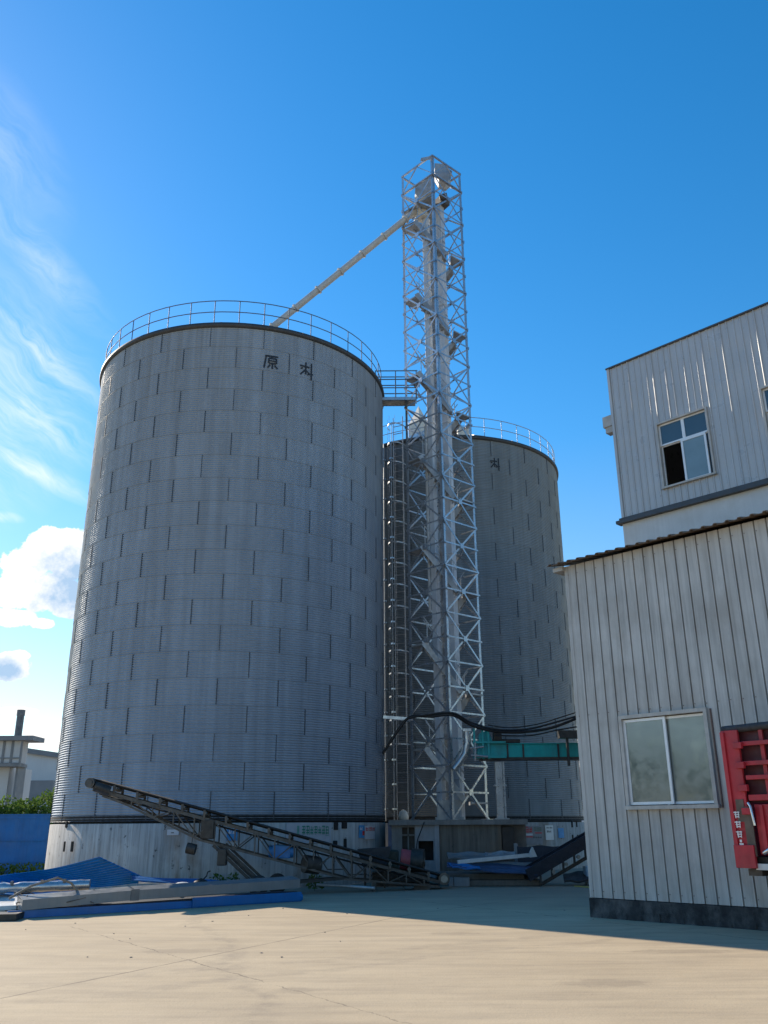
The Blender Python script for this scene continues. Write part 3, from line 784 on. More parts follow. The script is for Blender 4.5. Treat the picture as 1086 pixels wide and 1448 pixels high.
# end wall at the left, and far right end
for s in (0., S1):
    b.add([W(s, .0, 0), W(s, .0, -2.95), W(s, HW + .5, -2.95), W(s, HW, 0)], [(0, 1, 2, 3)])
for z in (.42, 3.35, 6.02):
    for k in range(44):
        sq = .06 + k * .205
        if sq > S1 or (wh[0] - .1 < sq < wh[1] + .1 and wh[2] - .1 < z < wh[3] + .1): continue
        c = W(sq, z + random.uniform(-.01, .01), .006); b.box(c, (.013, .012, .013), -PI / 2 - WA + PI / 2, mi=1)
b.build('wall', [M['siding'], M['brown']], ax)
b = MB(); wbox(b, -.012, .06, .31, HW, -.06, .012); b.build('corner_trim', M['siding'], ax)
b = MB(); wbox(b, -.02, S1, -.02, .30, -.1, .035); 
for k in range(26): 
    s = k * .36; wbox(b, s, s + .2 + random.random() * .15, -.02, .04 + random.random() * .1, 0, .042 + random.random() * .02)
b.build('plinth', M['plinth'], ax)
b = MB()      # corrugated roof sheet
def roofpt(u, v):
    s = -.25 + u * (S1 + .3); d = .24 - v * 3.2
    z = 6.2 + v * .75 + .028 * (1 if (s / .21) % 1 < .3 else 0)
    return W(s, z, d)
b.grid(roofpt, 440, 2, smooth=False); b.build('roof', M['rust_roof'], ax, solid=.012)
b = MB(); wbox(b, -.22, .0, 6.10, 6.175, -2.9, .1); b.build('eave_purlin', M['trim'], ax)
def window(par, outer, off, cells, trim_w, trim_mat, sash_mat, depth=.07):
    s0, s1, z0, z1 = outer
    b = MB()
    wbox(b, s0 - trim_w, s1 + trim_w, z1, z1 + trim_w, -.12, depth, off); wbox(b, s0 - trim_w - .02, s1 + trim_w + .02, z0 - trim_w, z0, -.12, depth + .03, off)
    wbox(b, s0 - trim_w, s0, z0, z1, -.12, depth, off); wbox(b, s1, s1 + trim_w, z0, z1, -.12, depth, off)
    w = b.build('window', trim_mat, par)
    for (a, c, e, f, d, glass, fw) in cells:
        a, c = s0 + (s1 - s0) * a, s0 + (s1 - s0) * c; e, f = z0 + (z1 - z0) * e, z0 + (z1 - z0) * f
        b = MB()
        wbox(b, a, a + fw, e, f, d - .035, d, off); wbox(b, c - fw, c, e, f, d - .035, d, off)
        wbox(b, a + fw, c - fw, e, e + fw, d - .035, d - .001, off); wbox(b, a + fw, c - fw, f - fw, f, d - .035, d - .001, off)
        b.build('sash', sash_mat, w)
        if glass:
            b = MB(); wbox(b, a + fw, c - fw, e + fw, f - fw, d - .022, d - .014, off); b.build('pane', glass, w)
    return w
window(ax, wh, 0, [(0, .53, .01, .99, .02, M['frost'], .045), (.47, 1., .01, .99, -.03, M['frost'], .04)], .06, M['trim'], M['alu'])
b = MB(); wbox(b, 2.56, 2.58, 1.72, 3.25, .0, .025); b.build('conduit', M['brown'], ax)
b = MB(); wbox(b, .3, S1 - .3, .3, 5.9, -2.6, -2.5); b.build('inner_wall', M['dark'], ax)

# --- taller building behind
OU = -3.0
ub = thing('factory_building', 'tall factory building clad in ribbed grey sheet above a white plaster band', 'building', W(0, 0, 0, OU))
UT = 11.78; SU0 = -.36; SU1 = 12.
uh = [(.75, 1.885, 8.43, 9.93), (3.12, 4.26, 8.43, 9.93)]
b = MB()
siding(b, SU0, SU1, 7.98, UT, OU, [(0, 0), (.32, 0), (.42, .012), (.52, .022), (.58, .024), (.62, .02), (.66, 0)], .152, uh, .35)
b.add([W(SU0, 7.98, 0, OU), W(SU0, 7.98, -11, OU), W(SU0, UT, -11, OU), W(SU0, UT, 0, OU)], [(3, 2, 1, 0)])
b.add([W(SU1, 7.98, 0, OU), W(SU1, 7.98, -11, OU), W(SU1, UT, -11, OU), W(SU1, UT, 0, OU)], [(0, 1, 2, 3)])
b.add([W(SU0, 7.98, -11, OU), W(SU1, 7.98, -11, OU), W(SU1, UT, -11, OU), W(SU0, UT, -11, OU)], [(3, 2, 1, 0)])
b.build('wall', M['siding_up'], ub)
b = MB(); wbox(b, SU0 - .01, SU0 + .05, 7.98, UT, -.05, .036, OU); b.build('corner_trim', M['siding_up'], ub)
b = MB(); wbox(b, SU0 - .03, SU1, UT, UT + .035, -.2, .05, OU); wbox(b, SU0 - .03, SU0 + .1, UT, UT + .035, -11, -.2, OU); b.build('parapet_cap', M['flash'], ub)
b = MB(); wbox(b, SU0, SU1, 11.2, 11.3, -11, -.05, OU); b.build('roof', M['bgroof'], ub)
b = MB(); wbox(b, SU0 - .02, SU1, 0, 7.86, -11, .0, OU); b.build('plaster_band', M['plaster'], ub)
b = MB(); wbox(b, SU0 - .12, SU1, 7.86, 7.93, -.1, .12, OU); wbox(b, SU0 - .06, SU1, 7.93, 7.99, -.1, .07, OU); b.build('ledge', M['flash'], ub)
for h in uh:
    window(ub, h, OU, [(0., .5, .66, 1., -.02, M['glass'], .035), (.5, 1., .66, 1., -.02, M['glass'], .035), (0., .48, 0., .66, -.06, None, .02), (.42, .93, 0., .66, -.01, M['glass_light'], .045), (.90, 1., .0, .66, -.05, M['glass'], .02)], .04, M['trim'], M['alu'], .05)
b = MB(); wbox(b, SU0 - .28, SU0 - .02, 10.35, 10.62, -.3, -.02, OU); wbox(b, SU0 - .24, SU0 - .06, 10.2, 10.35, -.25, -.05, OU); b.build('gutter_outlet', M['trim'], ub)

# ------------------------------------------------------------------ red truck
TD = R_(141); td = Vector((math.sin(TD), math.cos(TD), 0)); tn = Vector((td.y, -td.x, 0))     # forward, and outward of the visible side
if tn.y > 0: tn = -tn
Tc = gy(1036, 1168, 13.2); Tc.z = 0
zt0 = gy(1052, 1227, 13.2).z; zt1 = gy(1022, 1026, 13.2).z
def T(l, z, d=0.): return Tc + td * l + tn * d + zv(z)
def tb(b, l0, l1, z0, z1, d0, d1, mi=0):
    return b.hexa([T(l0, z0, d0), T(l1, z0, d0), T(l1, z0, d1), T(l0, z0, d1), T(l0, z1, d0), T(l1, z1, d0), T(l1, z1, d1), T(l0, z1, d1)], mi)
tk = thing('truck', 'red stake-sided truck parked against the grey annex, mostly out of frame', 'truck', T(3, 0, -1.2))
LB = 6.2; WD = 2.35; zmid = zt0 + (zt1 - zt0) * .44
for side, dd in ((0, 0.), (1, -WD)):
    sg = 1 if side == 0 else -1
    b = MB()
    tb(b, 0, .26, zt0 + .02, zt1 - .08, dd - .05 * sg, dd + .0 * sg); tb(b, .0, .06, zt0 + .05, zt1 - .1, dd, dd + .03 * sg)
    tb(b, 0, .30, zt0 - .0, zt0 + .3, dd, dd + .05 * sg)
    for z in (.36, .52, .68, .82): tb(b, .2, .33, zt0 + (zt1 - zt0) * z, zt0 + (zt1 - zt0) * z + .09, dd, dd + .06 * sg)
    b.build('corner_post', M['red'], tk, bevel=.006)
    for (f, w) in ((.455, .08), (.6, .06), (.70, .06), (.84, .06)):
        z = zt0 + (zt1 - zt0) * f; b = MB(); tb(b, .3, LB, z, z + w, dd - .06 * sg, dd + .0 * sg); b.build('side_rail', M['red'], tk, bevel=.005)
    for k in range(11):
        l = .55 + k * .55; b = MB(); tb(b, l, l + .055, zt0 + .1, zt1 - .1, dd - .1 * sg, dd - .062 * sg); b.build('stake', M['red'], tk)
    b = MB(); tb(b, .34, LB, zt0 + .18, zmid - .02, dd - .09 * sg, dd - .05 * sg)
    for k in range(28):
        l = .42 + k * .2; tb(b, l, l + .055, zt0 + .2, zmid - .03, dd - .05 * sg, dd - .015 * sg)
    b.build('side_board', M['red'], tk, bevel=.005)
    b = MB(); tb(b, .05, LB, zmid, zt1 - .06, dd - .16 * sg, dd - .13 * sg); b.build('liner_board', M['liner'], tk)
    b = MB(); b.tube([T(.0, zt1 - .06, dd - .08 * sg), T(LB, zt1 + .02, dd - .08 * sg)], .055, 10); b.build('rolled_tarp', M['tarp'], tk)
b = MB(); tb(b, .02, LB, zt0 + .02, zt0 + .14, -WD + .05, -.1); b.build('bed_floor', M['iron'], tk)
b = MB(); tb(b, LB - .05, LB, zt0 + .1, zt1 + .1, -WD, 0); b.build('front_board', M['red'], tk)
b = MB(); tb(b, .02, .07, zt0 + .1, zmid + .4, -WD + .05, -.06); b.build('tailgate', M['red'], tk)
b = MB(); tb(b, .1, LB + 2.4, zt0 - .22, zt0 - .02, -.85, -.72); tb(b, .1, LB + 2.4, zt0 - .22, zt0 - .02, -WD + .72, -WD + .85); b.build('chassis', M['iron'], tk)
b = MB(); tb(b, .27, 2.4, zt0 - .02, zt0 + .06, -.06, .0); b.build('side_guard', M['white_sheet'], tk)
b = MB(); tb(b, .12, .32, zt0 - .1, zt0 - .01, -.3, -.05); b.build('rear_lamp', M['iron'], tk)
b = MB(); b.tube([T(.42, zt0 + .2, .0), T(.52, zt0 + .24, .05), T(.6, zt0 + .2, .02)], .03, 8); b.build('latch', M['chrome'], tk)
b = MB(); b.tube([T(.3, zmid + .0, .03), T(.34, zmid - .05, .05), T(.36, zmid - .3, .04)], .02, 6); b.build('hinge_pin', M['chrome'], tk)
b = MB(); tb(b, .1, .22, zmid - .25, zmid + .05, .001, .012); tb(b, .2, .32, zmid - .7, zmid - .05, .0, .02); b.build('rust_patch', M['rust_roof'], tk)
b = MB(); rnd = random.Random(3)       # white characters down the post
z = zmid - .13
for k in range(3):
    for q in range(3): tb(b, .06 + q * .012, .15 - q * .006, z - .03 * q, z - .03 * q + .014, .031, .036)
    tb(b, .08, .095, z - .07, z + .02, .031, .037); tb(b, .13, .14, z - .07, z + .02, .031, .037); z -= .13
for k in range(9):
    tb(b, .09, .15, z, z + .03, .031, .036) if k % 3 else tb(b, .1, .13, z, z + .034, .031, .036); z -= .042
b.build('lettering', M['mark_white'], tk)
def wheel(l, d, r=.5):
    b = MB(); ax_ = Matrix((td, Vector((0, 0, 1)), tn)).transposed()
    b.lathe([(r * .55, -.13), (r * .9, -.14), (r, -.1), (r, .1), (r * .9, .14), (r * .55, .13)], T(l, r, d), 28, axis=ax_)
    w = b.build('wheel', M['rubber'], tk)
    b = MB(); b.lathe([(.0, .06), (r * .3, .09), (r * .35, .04), (r * .56, .1), (r * .57, -.1), (.0, -.05)], T(l, r, d), 24, axis=ax_); b.build('rim', M['iron2'], w)
for l in (1.7, 3.0, LB + 1.6):
    for d in (-.28, -WD + .28): wheel(l, d)
b = MB(); z0 = zt0 - .15
b.hexa([T(LB + .3, z0, -.05), T(LB + 2.3, z0, -.05), T(LB + 2.3, z0, -WD + .05), T(LB + .3, z0, -WD + .05), T(LB + .3, z0 + 1.9, -.1), T(LB + 2.0, z0 + 1.9, -.1), T(LB + 2.0, z0 + 1.9, -WD + .1), T(LB + .3, z0 + 1.9, -WD + .1)])
b.build('cab', M['red'], tk, bevel=.06)
b = MB(); tb(b, LB + .8, LB + 1.9, z0 + .95, z0 + 1.65, -.09, -.03); b.build('cab_window', M['cabglass'], tk)

# ------------------------------------------------------------------ mobile belt conveyor
def beltpt(f, dz=0., dy=0.):
    p = gy(135 + 493 * f, 1105 + 136 * f, 20.3 + 3.2 * f)
    return p + Vector((0, dy, dz))
p0 = beltpt(0); p1 = beltpt(1)
def BC(f, dz=0., dy=0.): return p0.lerp(p1, f) + Vector((0, dy, dz))
mc = thing('belt_conveyor', 'rusty black mobile belt conveyor slanting across the front silo base, raised end to the left', 'conveyor', (BC(.45).x, BC(.45).y, 0))
WDT = .62
def lowdz(f):
    if f < .08: return -.24 - (f / .08) * .06
    if f < .28: return -.30 - (f - .08) / .2 * .33
    if f < .7: return -.63
    return -.63 + (f - .7) / .3 * .42
for dy in (0., WDT):
    b = MB()
    b.bar(BC(-.005, -.17, dy), BC(1., -.13, dy), .04, .07); fs_ = [0.02, .08, .18, .28, .5, .7, .85, .985]
    for f, g_ in zip(fs_, fs_[1:]): b.bar(BC(f, lowdz(f), dy), BC(g_, lowdz(g_), dy), .04, .045)
    b.build('side_chord', M['iron2'] if dy == 0 else M['iron'], mc)
    b = MB(); k = 0; n = 17
    for k in range(n):
        f = .04 + k * .056
        b.bar(BC(f, -.16, dy), BC(f, lowdz(f), dy), .028, .028)
        f2 = f + .056
        if k < n - 1:
            b.bar(BC(f, -.16 if k % 2 else lowdz(f), dy), BC(f2, lowdz(f2) if k % 2 else -.16, dy), .024, .024)
    b.build('lattice', M['iron2'] if dy == 0 else M['iron'], mc)
for k in range(16):
    f = .05 + k * .06
    b = MB(); b.bar(BC(f, -.15, -.02), BC(f, .03, -.03), .04, .05); b.bar(BC(f, -.15, WDT + .02), BC(f, .03, WDT + .03), .04, .05); b.bar(BC(f, -.17, 0), BC(f, -.17, WDT), .05)
    br = b.build('idler_bracket', M['iron2'], mc)
    b = MB(); b.tube([BC(f, -.03, .02), BC(f, -.06, .2), BC(f, -.06, WDT - .2), BC(f, -.03, WDT - .02)], .04, 8); b.build('idler_roller', M['roller'], br)
b = MB()
def belt(u, v): 
    f = -.01 + u * 1.01; return BC(f, .015 + .05 * (2 * v - 1) ** 2 - .02, v * WDT)
b.grid(belt, 20, 6); b.grid(lambda u, v: BC(.01 + u * .97, -.24, .04 + v * (WDT - .08)), 20, 2); b.build('belt', M['rubber'], mc, solid=.02)
for f, r, zz in ((-.012, .105, -.06), (1.0, .14, -.03)):
    b = MB(); c = BC(f, zz, WDT / 2); b.tube([c + Vector((0, -WDT / 2 - .06, 0)), c + Vector((0, -WDT / 2 + .08, 0)), c + Vector((0, WDT / 2, 0))], [r, r, r], 20); 
    d = b.build('drum', M['iron2'], mc)
    b = MB(); b.tube([c + Vector((0, -WDT / 2 - .09, 0)), c + Vector((0, -WDT / 2 - .05, 0))], r * .62, 18); b.build('drum_face', M['iron2'] if f < .5 else M['roller'], d)
b = MB(); b.tube([BC(.0, -.1, -.05), BC(.04, -.12, -.05)], .11, 12); b.build('head_motor', M['iron'], mc)
# undercarriage
pv = BC(.325, lowdz(.33) - .02); ax1 = gz(364, 1253); ax1 = Vector((gy(364, 1240, 21.6).x, 21.6, .22)); ax2 = Vector((gy(388, 1240, 22.3).x, 22.3, .22))
for dy, nm in ((0., 0), (WDT, 1)):
    b = MB(); b.bar(pv + Vector((-.06, dy, 0)), ax1 + Vector((-.05, dy, .02)), .06, .07); b.bar(pv + Vector((.12, dy, .02)), ax1 + Vector((.12, dy, .05)), .05, .06); b.build('support_leg', M['iron'], mc)
    b = MB(); b.bar(ax1 + Vector((0, dy, 0)), BC(.69, lowdz(.69), dy), .05, .06); b.build('tow_bar', M['iron'], mc)
b = MB(); b.bar(ax1 + Vector((0, -.15, 0)), ax1 + Vector((0, WDT + .2, 0)), .06); b.build('axle', M['iron'], mc)
for dy in (-.12, WDT + .14):
    c = ax1 + Vector((0.05, dy, 0)) + (Vector((.32, 0, 0)) if dy > 0 else Vector((0, 0, 0))); AX = Matrix(((1, 0, 0), (0, 0, 1), (0, -1, 0)))
    b = MB(); b.lathe([(.12, -.06), (.2, -.07), (.225, -.04), (.225, .04), (.2, .07), (.12, .06)], c, 22, axis=AX); w = b.build('wheel', M['rubber'], mc)
    b = MB(); b.lathe([(.0, .05), (.05, .06), (.06, .02), (.125, .05), (.125, -.05), (.06, -.02), (0., -.06)], c, 18, axis=AX); b.build('rim', M['roller'], w)
b = MB(); c = BC(.505, -.42, .3); b.box(c, (.42, .3, .3), 0); b.tube([c + Vector((-.3, 0, 0)), c + Vector((.3, 0, 0))], .14, 14); b.build('motor', M['blue_motor'], mc, bevel=.02)
b = MB(); c = BC(.585, -.52, .2); b.tube([c + Vector((-.1, -.1, 0)), c + Vector((.22, .1, -.05))], .2, 16); b.build('gearbox', M['iron'], mc)
b = MB(); c = BC(.3, -.36, .1); b.box(c, (.3, .3, .42), 0); b.build('winch_box', M['iron'], mc, bevel=.02)
b = MB(); c = BC(.345, -.86, -.02); b.box(c, (.2, .22, .36)); b.build('counterweight', M['iron'], mc, bevel=.02)
b = MB(); c = BC(.26, -.86, .0); b.tube([c + Vector((-.1, 0, .02)), c + Vector((.1, 0, -.02))], .12, 10); b.bar(c, BC(.262, lowdz(.262), 0), .015); b.build('hanging_pulley', M['iron'], mc)
for dy in (0., WDT):
    b = MB(); b.bar(BC(.78, lowdz(.78), dy), Vector((BC(.78).x, BC(.78).y + dy, 0.)), .1, .1); b.build('prop', M['iron'], mc)
b = MB(); c = BC(.93, 0, .25); b.box((c.x, c.y, .07), (.4, .4, .14)); b.build('foot_block', M['iron'], mc)
b = MB(); rr1 = random.Random(5)
for k in range(7):
    f = .55 + k * .06; b.tube([BC(f, -.25, .1), BC(f + .03, -.42 - rr1.random() * .15, .15), BC(f + .08, -.3 - rr1.random() * .15, .3)], .014, 5)
b.build('slack_hoses', M['iron2'], mc)

# second dark conveyor on the right, half behind the building
p0b = gy(752, 1246, 24.2); p1b = gy(850, 1188, 24.9)
t = thing('loading_conveyor', 'black tilted loading conveyor at the foot of the rear silo, running behind the annex corner', 'conveyor', (p0b.x, p0b.y, 0))
dv = (p1b - p0b)
def LC(f, dz=0., dy=0.): return p0b + dv * f + Vector((0, dy, dz))
b = MB(); b.bar(LC(-.05, .18), LC(1.5, .18), .05, .3); b.bar(LC(-.05, .18, .7), LC(1.5, .18, .7), .05, .3); b.build('side_plate', M['tarp_blue'], t)
b = MB(); b.sheet([LC(-.05, .1, .03), LC(1.5, .1, .03), LC(1.5, .1, .67), LC(-.05, .1, .67)], .03); b.build('belt', M['rubber'], t)
b = MB()
b.bar(LC(.12, -.2), LC(1.5, -.22), .05, .08)
for k in range(9): b.bar(LC(.12 + k * .16, -.2), LC(.12 + k * .16, .05), .05, .05)
b.build('lower_chord', M['iron'], t)
b = MB(); 
for k in range(6):
    c = LC(.3 + k * .18, -.08, -.04); b.tube([c, c + Vector((0, .1, 0))], .05, 8)
b.build('rollers', M['roller'], t)
b = MB(); e = LC(1.15); b.bar((e.x, e.y, 0), (e.x, e.y, e.z), .08); b.bar((e.x, e.y + .7, 0), (e.x, e.y + .7, e.z), .08); b.build('support_leg', M['iron'], t)

# machine with a red drum behind the conveyor
t = thing('engine', 'old machine with a red cowl and round drum behind the conveyor tail', 'machine', (.5, 25.0, 0))
c = gy(577, 1217, 25.0)
b = MB(); b.tube([c + Vector((-.2, 0, .04)), c + Vector((.1, 0, 0))], .26, 18); b.build('cowl', M['red_faded'], t)
b = MB(); b.tube([c + Vector((.1, 0, 0)), c + Vector((.42, -.05, -.02))], .31, 22); b.build('drum', M['iron'], t)
b = MB(); b.tube([c + Vector((.4, -.06, -.02)), c + Vector((.45, -.06, -.02))], .12, 14); b.build('hub', M['iron2'], t)
b = MB(); b.box(c + Vector((-.55, 0, .02)), (.6, .5, .5)); b.build('housing', mat('dark_green_paint', (.02, .035, .028), .6, 0, .3, 5.), t, bevel=.04)
b = MB(); b.box(Vector((c.x - .2, c.y, .17)), (1.5, .6, .34)); b.build('skid', M['iron'], t)
t = thing('feed_hopper', 'black steel hopper bin against the front silo base behind the conveyor', 'hopper', (-.35, 24.3, 0))
c = gy(530, 1208, 24.2)
b = MB(); b.hexa([Vector((c.x - .3, 24.0, .5)), Vector((c.x + .3, 24.0, .5)), Vector((c.x + .3, 24.5, .5)), Vector((c.x - .3, 24.5, .5)), Vector((c.x - .45, 23.95, .92)), Vector((c.x + .42, 23.95, .98)), Vector((c.x + .42, 24.6, .98)), Vector((c.x - .45, 24.6, .92))]); b.build('bin', M['tarp'], t)
for dx in (-.25, .25):
    for yy in (24.05, 24.45):
        b = MB(); b.bar((c.x + dx, yy, 0), (c.x + dx, yy, .55), .05); b.build('leg', M['iron'], t)

# ------------------------------------------------------------------ notices on the bases (flat sheets following the curved concrete)
def notice(name, label, px0, py0, px1, py1, C, mt, marks=()):
    Rr = RAD + .04
    a = cylpt(px0, py1, C, Rr); c = cylpt(px1, py0, C, Rr)
    th0 = math.atan2(a.x - C.x, a.y - C.y); th1 = math.atan2(c.x - C.x, c.y - C.y)
    if th0 < 0: th0 += 2 * PI
    if th1 < 0: th1 += 2 * PI
    def P(u, v, o=0.): 
        th = th0 + (th1 - th0) * u; return Vector((C.x + (Rr + o) * math.sin(th), C.y + (Rr + o) * math.cos(th), a.z + (c.z - a.z) * v))
    t = thing(name, label, 'notice', P(.5, .0))
    b = MB(); b.grid(lambda u, v: P(u, v), 4, 1, smooth=False)
    b.build('sheet', mt, t, solid=.004)
    for (mm, rects) in marks:
        b = MB()
        for (u0, v0, u1, v1) in rects: b.add([P(u0, v0, .008), P(u1, v0, .008), P(u1, v1, .008), P(u0, v1, .008)], [(0, 1, 2, 3)])
        b.build('print', mm, t)
    return t
rg = random.Random(11)
def glyphrow(u0, u1, v0, v1, n):
    out = []; w = (u1 - u0) / n
    for k in range(n):
        a = u0 + k * w + w * .08; c = a + w * .84
        for q in range(rg.choice((2, 3, 3))):
            v = v0 + (v1 - v0) * (q + .3 + rg.random() * .3) / 3; out.append((a, v, c - rg.random() * w * .2, v + (v1 - v0) * .13))
        for q in range(2):
            u = a + (c - a) * (.15 + .55 * q + rg.random() * .15); out.append((u, v0 + rg.random() * .1 * (v1 - v0), u + w * .14, v1 - rg.random() * .2 * (v1 - v0)))
    return out
notice('painted_notice', 'white painted patch with a row of green characters on the front silo base', 404, 1163, 468, 1193, C1, mat('whitewash', (.36, .38, .42), .8, 0, .1, 4., .2), [(M['mark_green'], glyphrow(.32, .95, .4, .85, 7)), (mat('faint_green', (.12, .28, .24), .8), [(.22, .42, .27, .85), (.3, .34, .95, .37)])])
notice('poster', 'white paper poster with red heading on the front silo base by a blue one', 516, 1168, 530.5, 1187, C1, M['paper'], [(M['mark_red'], glyphrow(.02, .95, .62, .95, 3))])
notice('poster', 'narrow blue poster beside the white and red one on the front silo base', 507.5, 1167, 515.3, 1185, C1, M['poster_blue'], [(M['mark_red'], [(.6, .2, .98, .55)]), (M['mark_white'], glyphrow(.1, .6, .6, .9, 1))])
notice('paper_sheet', 'small white paper sheet pasted left of the conveyor legs on the front silo base', 236, 1173, 253, 1181, C1, M['paper'], [(M['iron'], [(.35, .35, .6, .5)])])
notice('poster', 'bright blue poster behind the conveyor lattice on the front silo base', 320, 1172, 336, 1189, C1, M['poster_blue'], [(M['mark_white'], glyphrow(.1, .9, .55, .9, 2))])
notice('poster', 'red and white poster with small figures on the rear silo base', 739, 1168, 766, 1195, C2, mat('grey_paper', (.24, .24, .25), .8, 0, .15, 6.), [(M['mark_red'], glyphrow(.02, .5, .62, .98, 3) + [(.05, .4, .5, .46), (.62, .6, .98, .66)]), (M['iron'], glyphrow(.5, .95, .35, .45, 4) + [(.08, .02, .9, .04)]), (mat('sage_print', (.16, .2, .13), .8), glyphrow(.58, .98, .7, .95, 3)), (M['paper'], [(.08, .5, .5, .6)])])
notice('notice_card', 'upright white card with dark text block on the rear silo base', 772, 1167, 782, 1188, C2, M['white_sheet'], [(M['iron'], glyphrow(.1, .9, .78, .9, 2) + glyphrow(.12, .7, .5, .66, 2))])
notice('blue_patch', 'ragged blue painted patch at the right of the rear silo base', 790, 1171, 797, 1185, C2, M['poster_blue'])
notice('blue_patch', 'round blue painted patch above the brown board on the rear silo base', 711.5, 1166.5, 723, 1174, C2, M['poster_blue'])
# soot stains and vent holes in the front base
def hole(label, px, py, w, h, C, mt=None):
    q = cylpt(px, py, C, RAD + .025); th = math.atan2(q.x - C.x, q.y - C.y)
    b = MB(); b.box(q, (w, .03, h), -th); return b
for C, owner, lst in ((C1, s1, ((91, 1197, .09, .26), (102, 1197, .12, .26), (94, 1166, .12, .16), (487, 1167, .22, .17), (488, 1193, .12, .26), (475, 1168, .16, .2), (474, 1192, .16, .12), (441, 1179, .02, .02))), (C2, s2, ((809, 1165, .12, .24), (815.5, 1165, .1, .22), (810, 1186, .1, .28), (817, 1186, .1, .28), (801, 1194, .05, .05), (797, 1199, .04, .04)))):
    for (px, py, w, h) in lst:
        hole('', px, py, w, h, C).build('vent_hole', M['dark'], owner, bevel=.015)

# ------------------------------------------------------------------ scrap pile, left
def prism_beam(name, label, cat, a, b_, w, h, mt, tw=0.):
    b = MB(); b.bar(a, b_, w, h); return tag(b.build(name, mt, bevel=.008), label, cat)
# blue sheets underneath
def zsheet(name, label, cat, pts, mt, t=.02, ridges=0, group=None):
    """corrugated loose sheet spanned between four corner points"""
    P = [Vector(p) for p in pts]; nr = (P[1] - P[0]).cross(P[3] - P[0]).normalized()
    b = MB(); nv = max(1, ridges * 4)
    def fn(u, v):
        p = P[0].lerp(P[1], u).lerp(P[3].lerp(P[2], u), v)
        k = 0 if not ridges else (1 if int(v * ridges * 4 + .01) % 4 in (0, 1) else 0) * .028
        return p + nr * k + Vector((0, 0, .02 * math.sin(u * 9 + v * 3)))
    b.grid(fn, 14, nv, smooth=False)
    return tag(b.build(name, mt, solid=t), label, cat, group)
GL = gz(20, 1300); GR = gz(424, 1275)
ft = (GR - GL).normalized(); fnrm = Vector((-ft.y, ft.x, 0))
def D(l, z=0., d=0.): return GL + ft * l + fnrm * d + zv(z)     # along the pile, height, depth behind the front edge
LL = (GR - GL).length
b = MB(); b.bar(D(-.1, .07, .1), D(LL * .62, .07, .1), .05, .12); b.bar(D(-.1, .015, .25), D(LL * .62, .015, .25), .4, .02)
tag(b.build('blue_flashing', M['blue_sheet']), 'long blue sheet flashing lying lowest along the pile front', 'metal sheet')
b = MB(); b.bar(D(LL * .58, .1, .05), D(LL + .05, .1, .05), .05, .17); b.bar(D(LL * .58, .015, .2), D(LL + .05, .015, .2), .35, .02); b.tube([D(LL + .03, .08, .08), D(LL + .08, .08, .08)], .075, 10)
tag(b.build('blue_flashing', M['blue_sheet']), 'shorter blue flashing with a pale rolled end at the right end of the pile', 'metal sheet')
# grey ridge channel in two lengths
def channel(l0, l1, z0, z1, d, h, label):
    b = MB()
    a = D(l0, z0, d); c = D(l1, z1, d)
    b.bar(a + zv(h / 2), c + zv(h / 2), .03, h, (0, 0, 1))
    b.sheet([a + zv(h), c + zv(h), c + zv(h + .05) + fnrm * .34, a + zv(h + .05) + fnrm * .34], .012, (0, 0, 1))
    b.sheet([a + fnrm * .34 + zv(h + .05), c + fnrm * .34 + zv(h + .05), c + fnrm * .38 + zv(-.0), a + fnrm * .38 + zv(.0)], .012)
    b.sheet([a, a + zv(h), a + zv(h + .05) + fnrm * .34, a + fnrm * .36], .012)
    b.sheet([c, c + zv(h), c + zv(h + .05) + fnrm * .34, c + fnrm * .36], .012)
    return tag(b.build('ridge_channel', M['zinc_sheet']), label, 'metal channel', 'grey sheet channels on the scrap pile')
channel(.12, LL * .37, .13, .2, .06, .17, 'left grey box channel with dark open end on the blue flashing')
channel(LL * .38, LL + .02, .2, .26, .06, .17, 'right longer grey box channel with a bright end on the scrap pile')
b = MB(); b.hexa([D(-.05, .0, .12), D(LL, .0, .12), D(LL, .0, .9), D(-.05, .0, .9), D(-.05, .12, .12), D(LL, .19, .12), D(LL, .16, .9), D(-.05, .12, .9)]); tag(b.build('packed_scrap', M['tarp_blue']), 'dark packed sheet scrap wedged under the grey channels', 'scrap')  # dark filler added as the shadow below the channels
b = MB(); b.box(D(LL * .375, .29, .05), (.16, .05, .2), math.atan2(ft.y, ft.x)); tag(b.build('joint_strap', M['galv_dark']), 'dark strap joining the two grey channels', 'strap')
# big folded blue roof sheet
Aq = gy(-60, 1252, 19.3); Bq = gy(141, 1213, 20.3); Cq = gz(214, 1263); Dq = gy(-60, 1266, 18.6)
b = MB()
nv = 52
def fold(u, v):
    p = Aq.lerp(Bq, u).lerp(Dq.lerp(Vector((Cq.x, Cq.y, .25)), u), v)
    return p + Vector((0, -.045 if int(v * nv + .1) % 4 == 0 else 0, .03 * math.sin(u * 7)))
b.grid(fold, 24, nv, smooth=False)
E2 = Bq + Vector((.05, .35, -.06))
b.grid(lambda u, v: Aq.lerp(Bq, u) + Vector((.02, .34, -.10)) * v + Vector((0, 0, .03 * math.sin(u * 7))) * (1 - v), 24, 2, smooth=False)
b.grid(lambda u, v: Bq.lerp(Vector((Cq.x, Cq.y, .25)), u) + (E2 - Bq) * v * (1 - u * .3), 8, 1, smooth=False)
tag(b.build('folded_roof_sheet', M['blue_fold'], solid=.006), 'large folded blue corrugated roof sheet peaking over the scrap pile', 'metal sheet')
zsheet('blue_roof_sheet', 'flat blue sheet lying behind the channels along the front silo base', 'metal sheet', [gy(186, 1247, 21.2), gy(372, 1262, 22.0), gy(372, 1252, 22.6), gy(186, 1240, 21.9)], M['blue_sheet'], .02, 2)
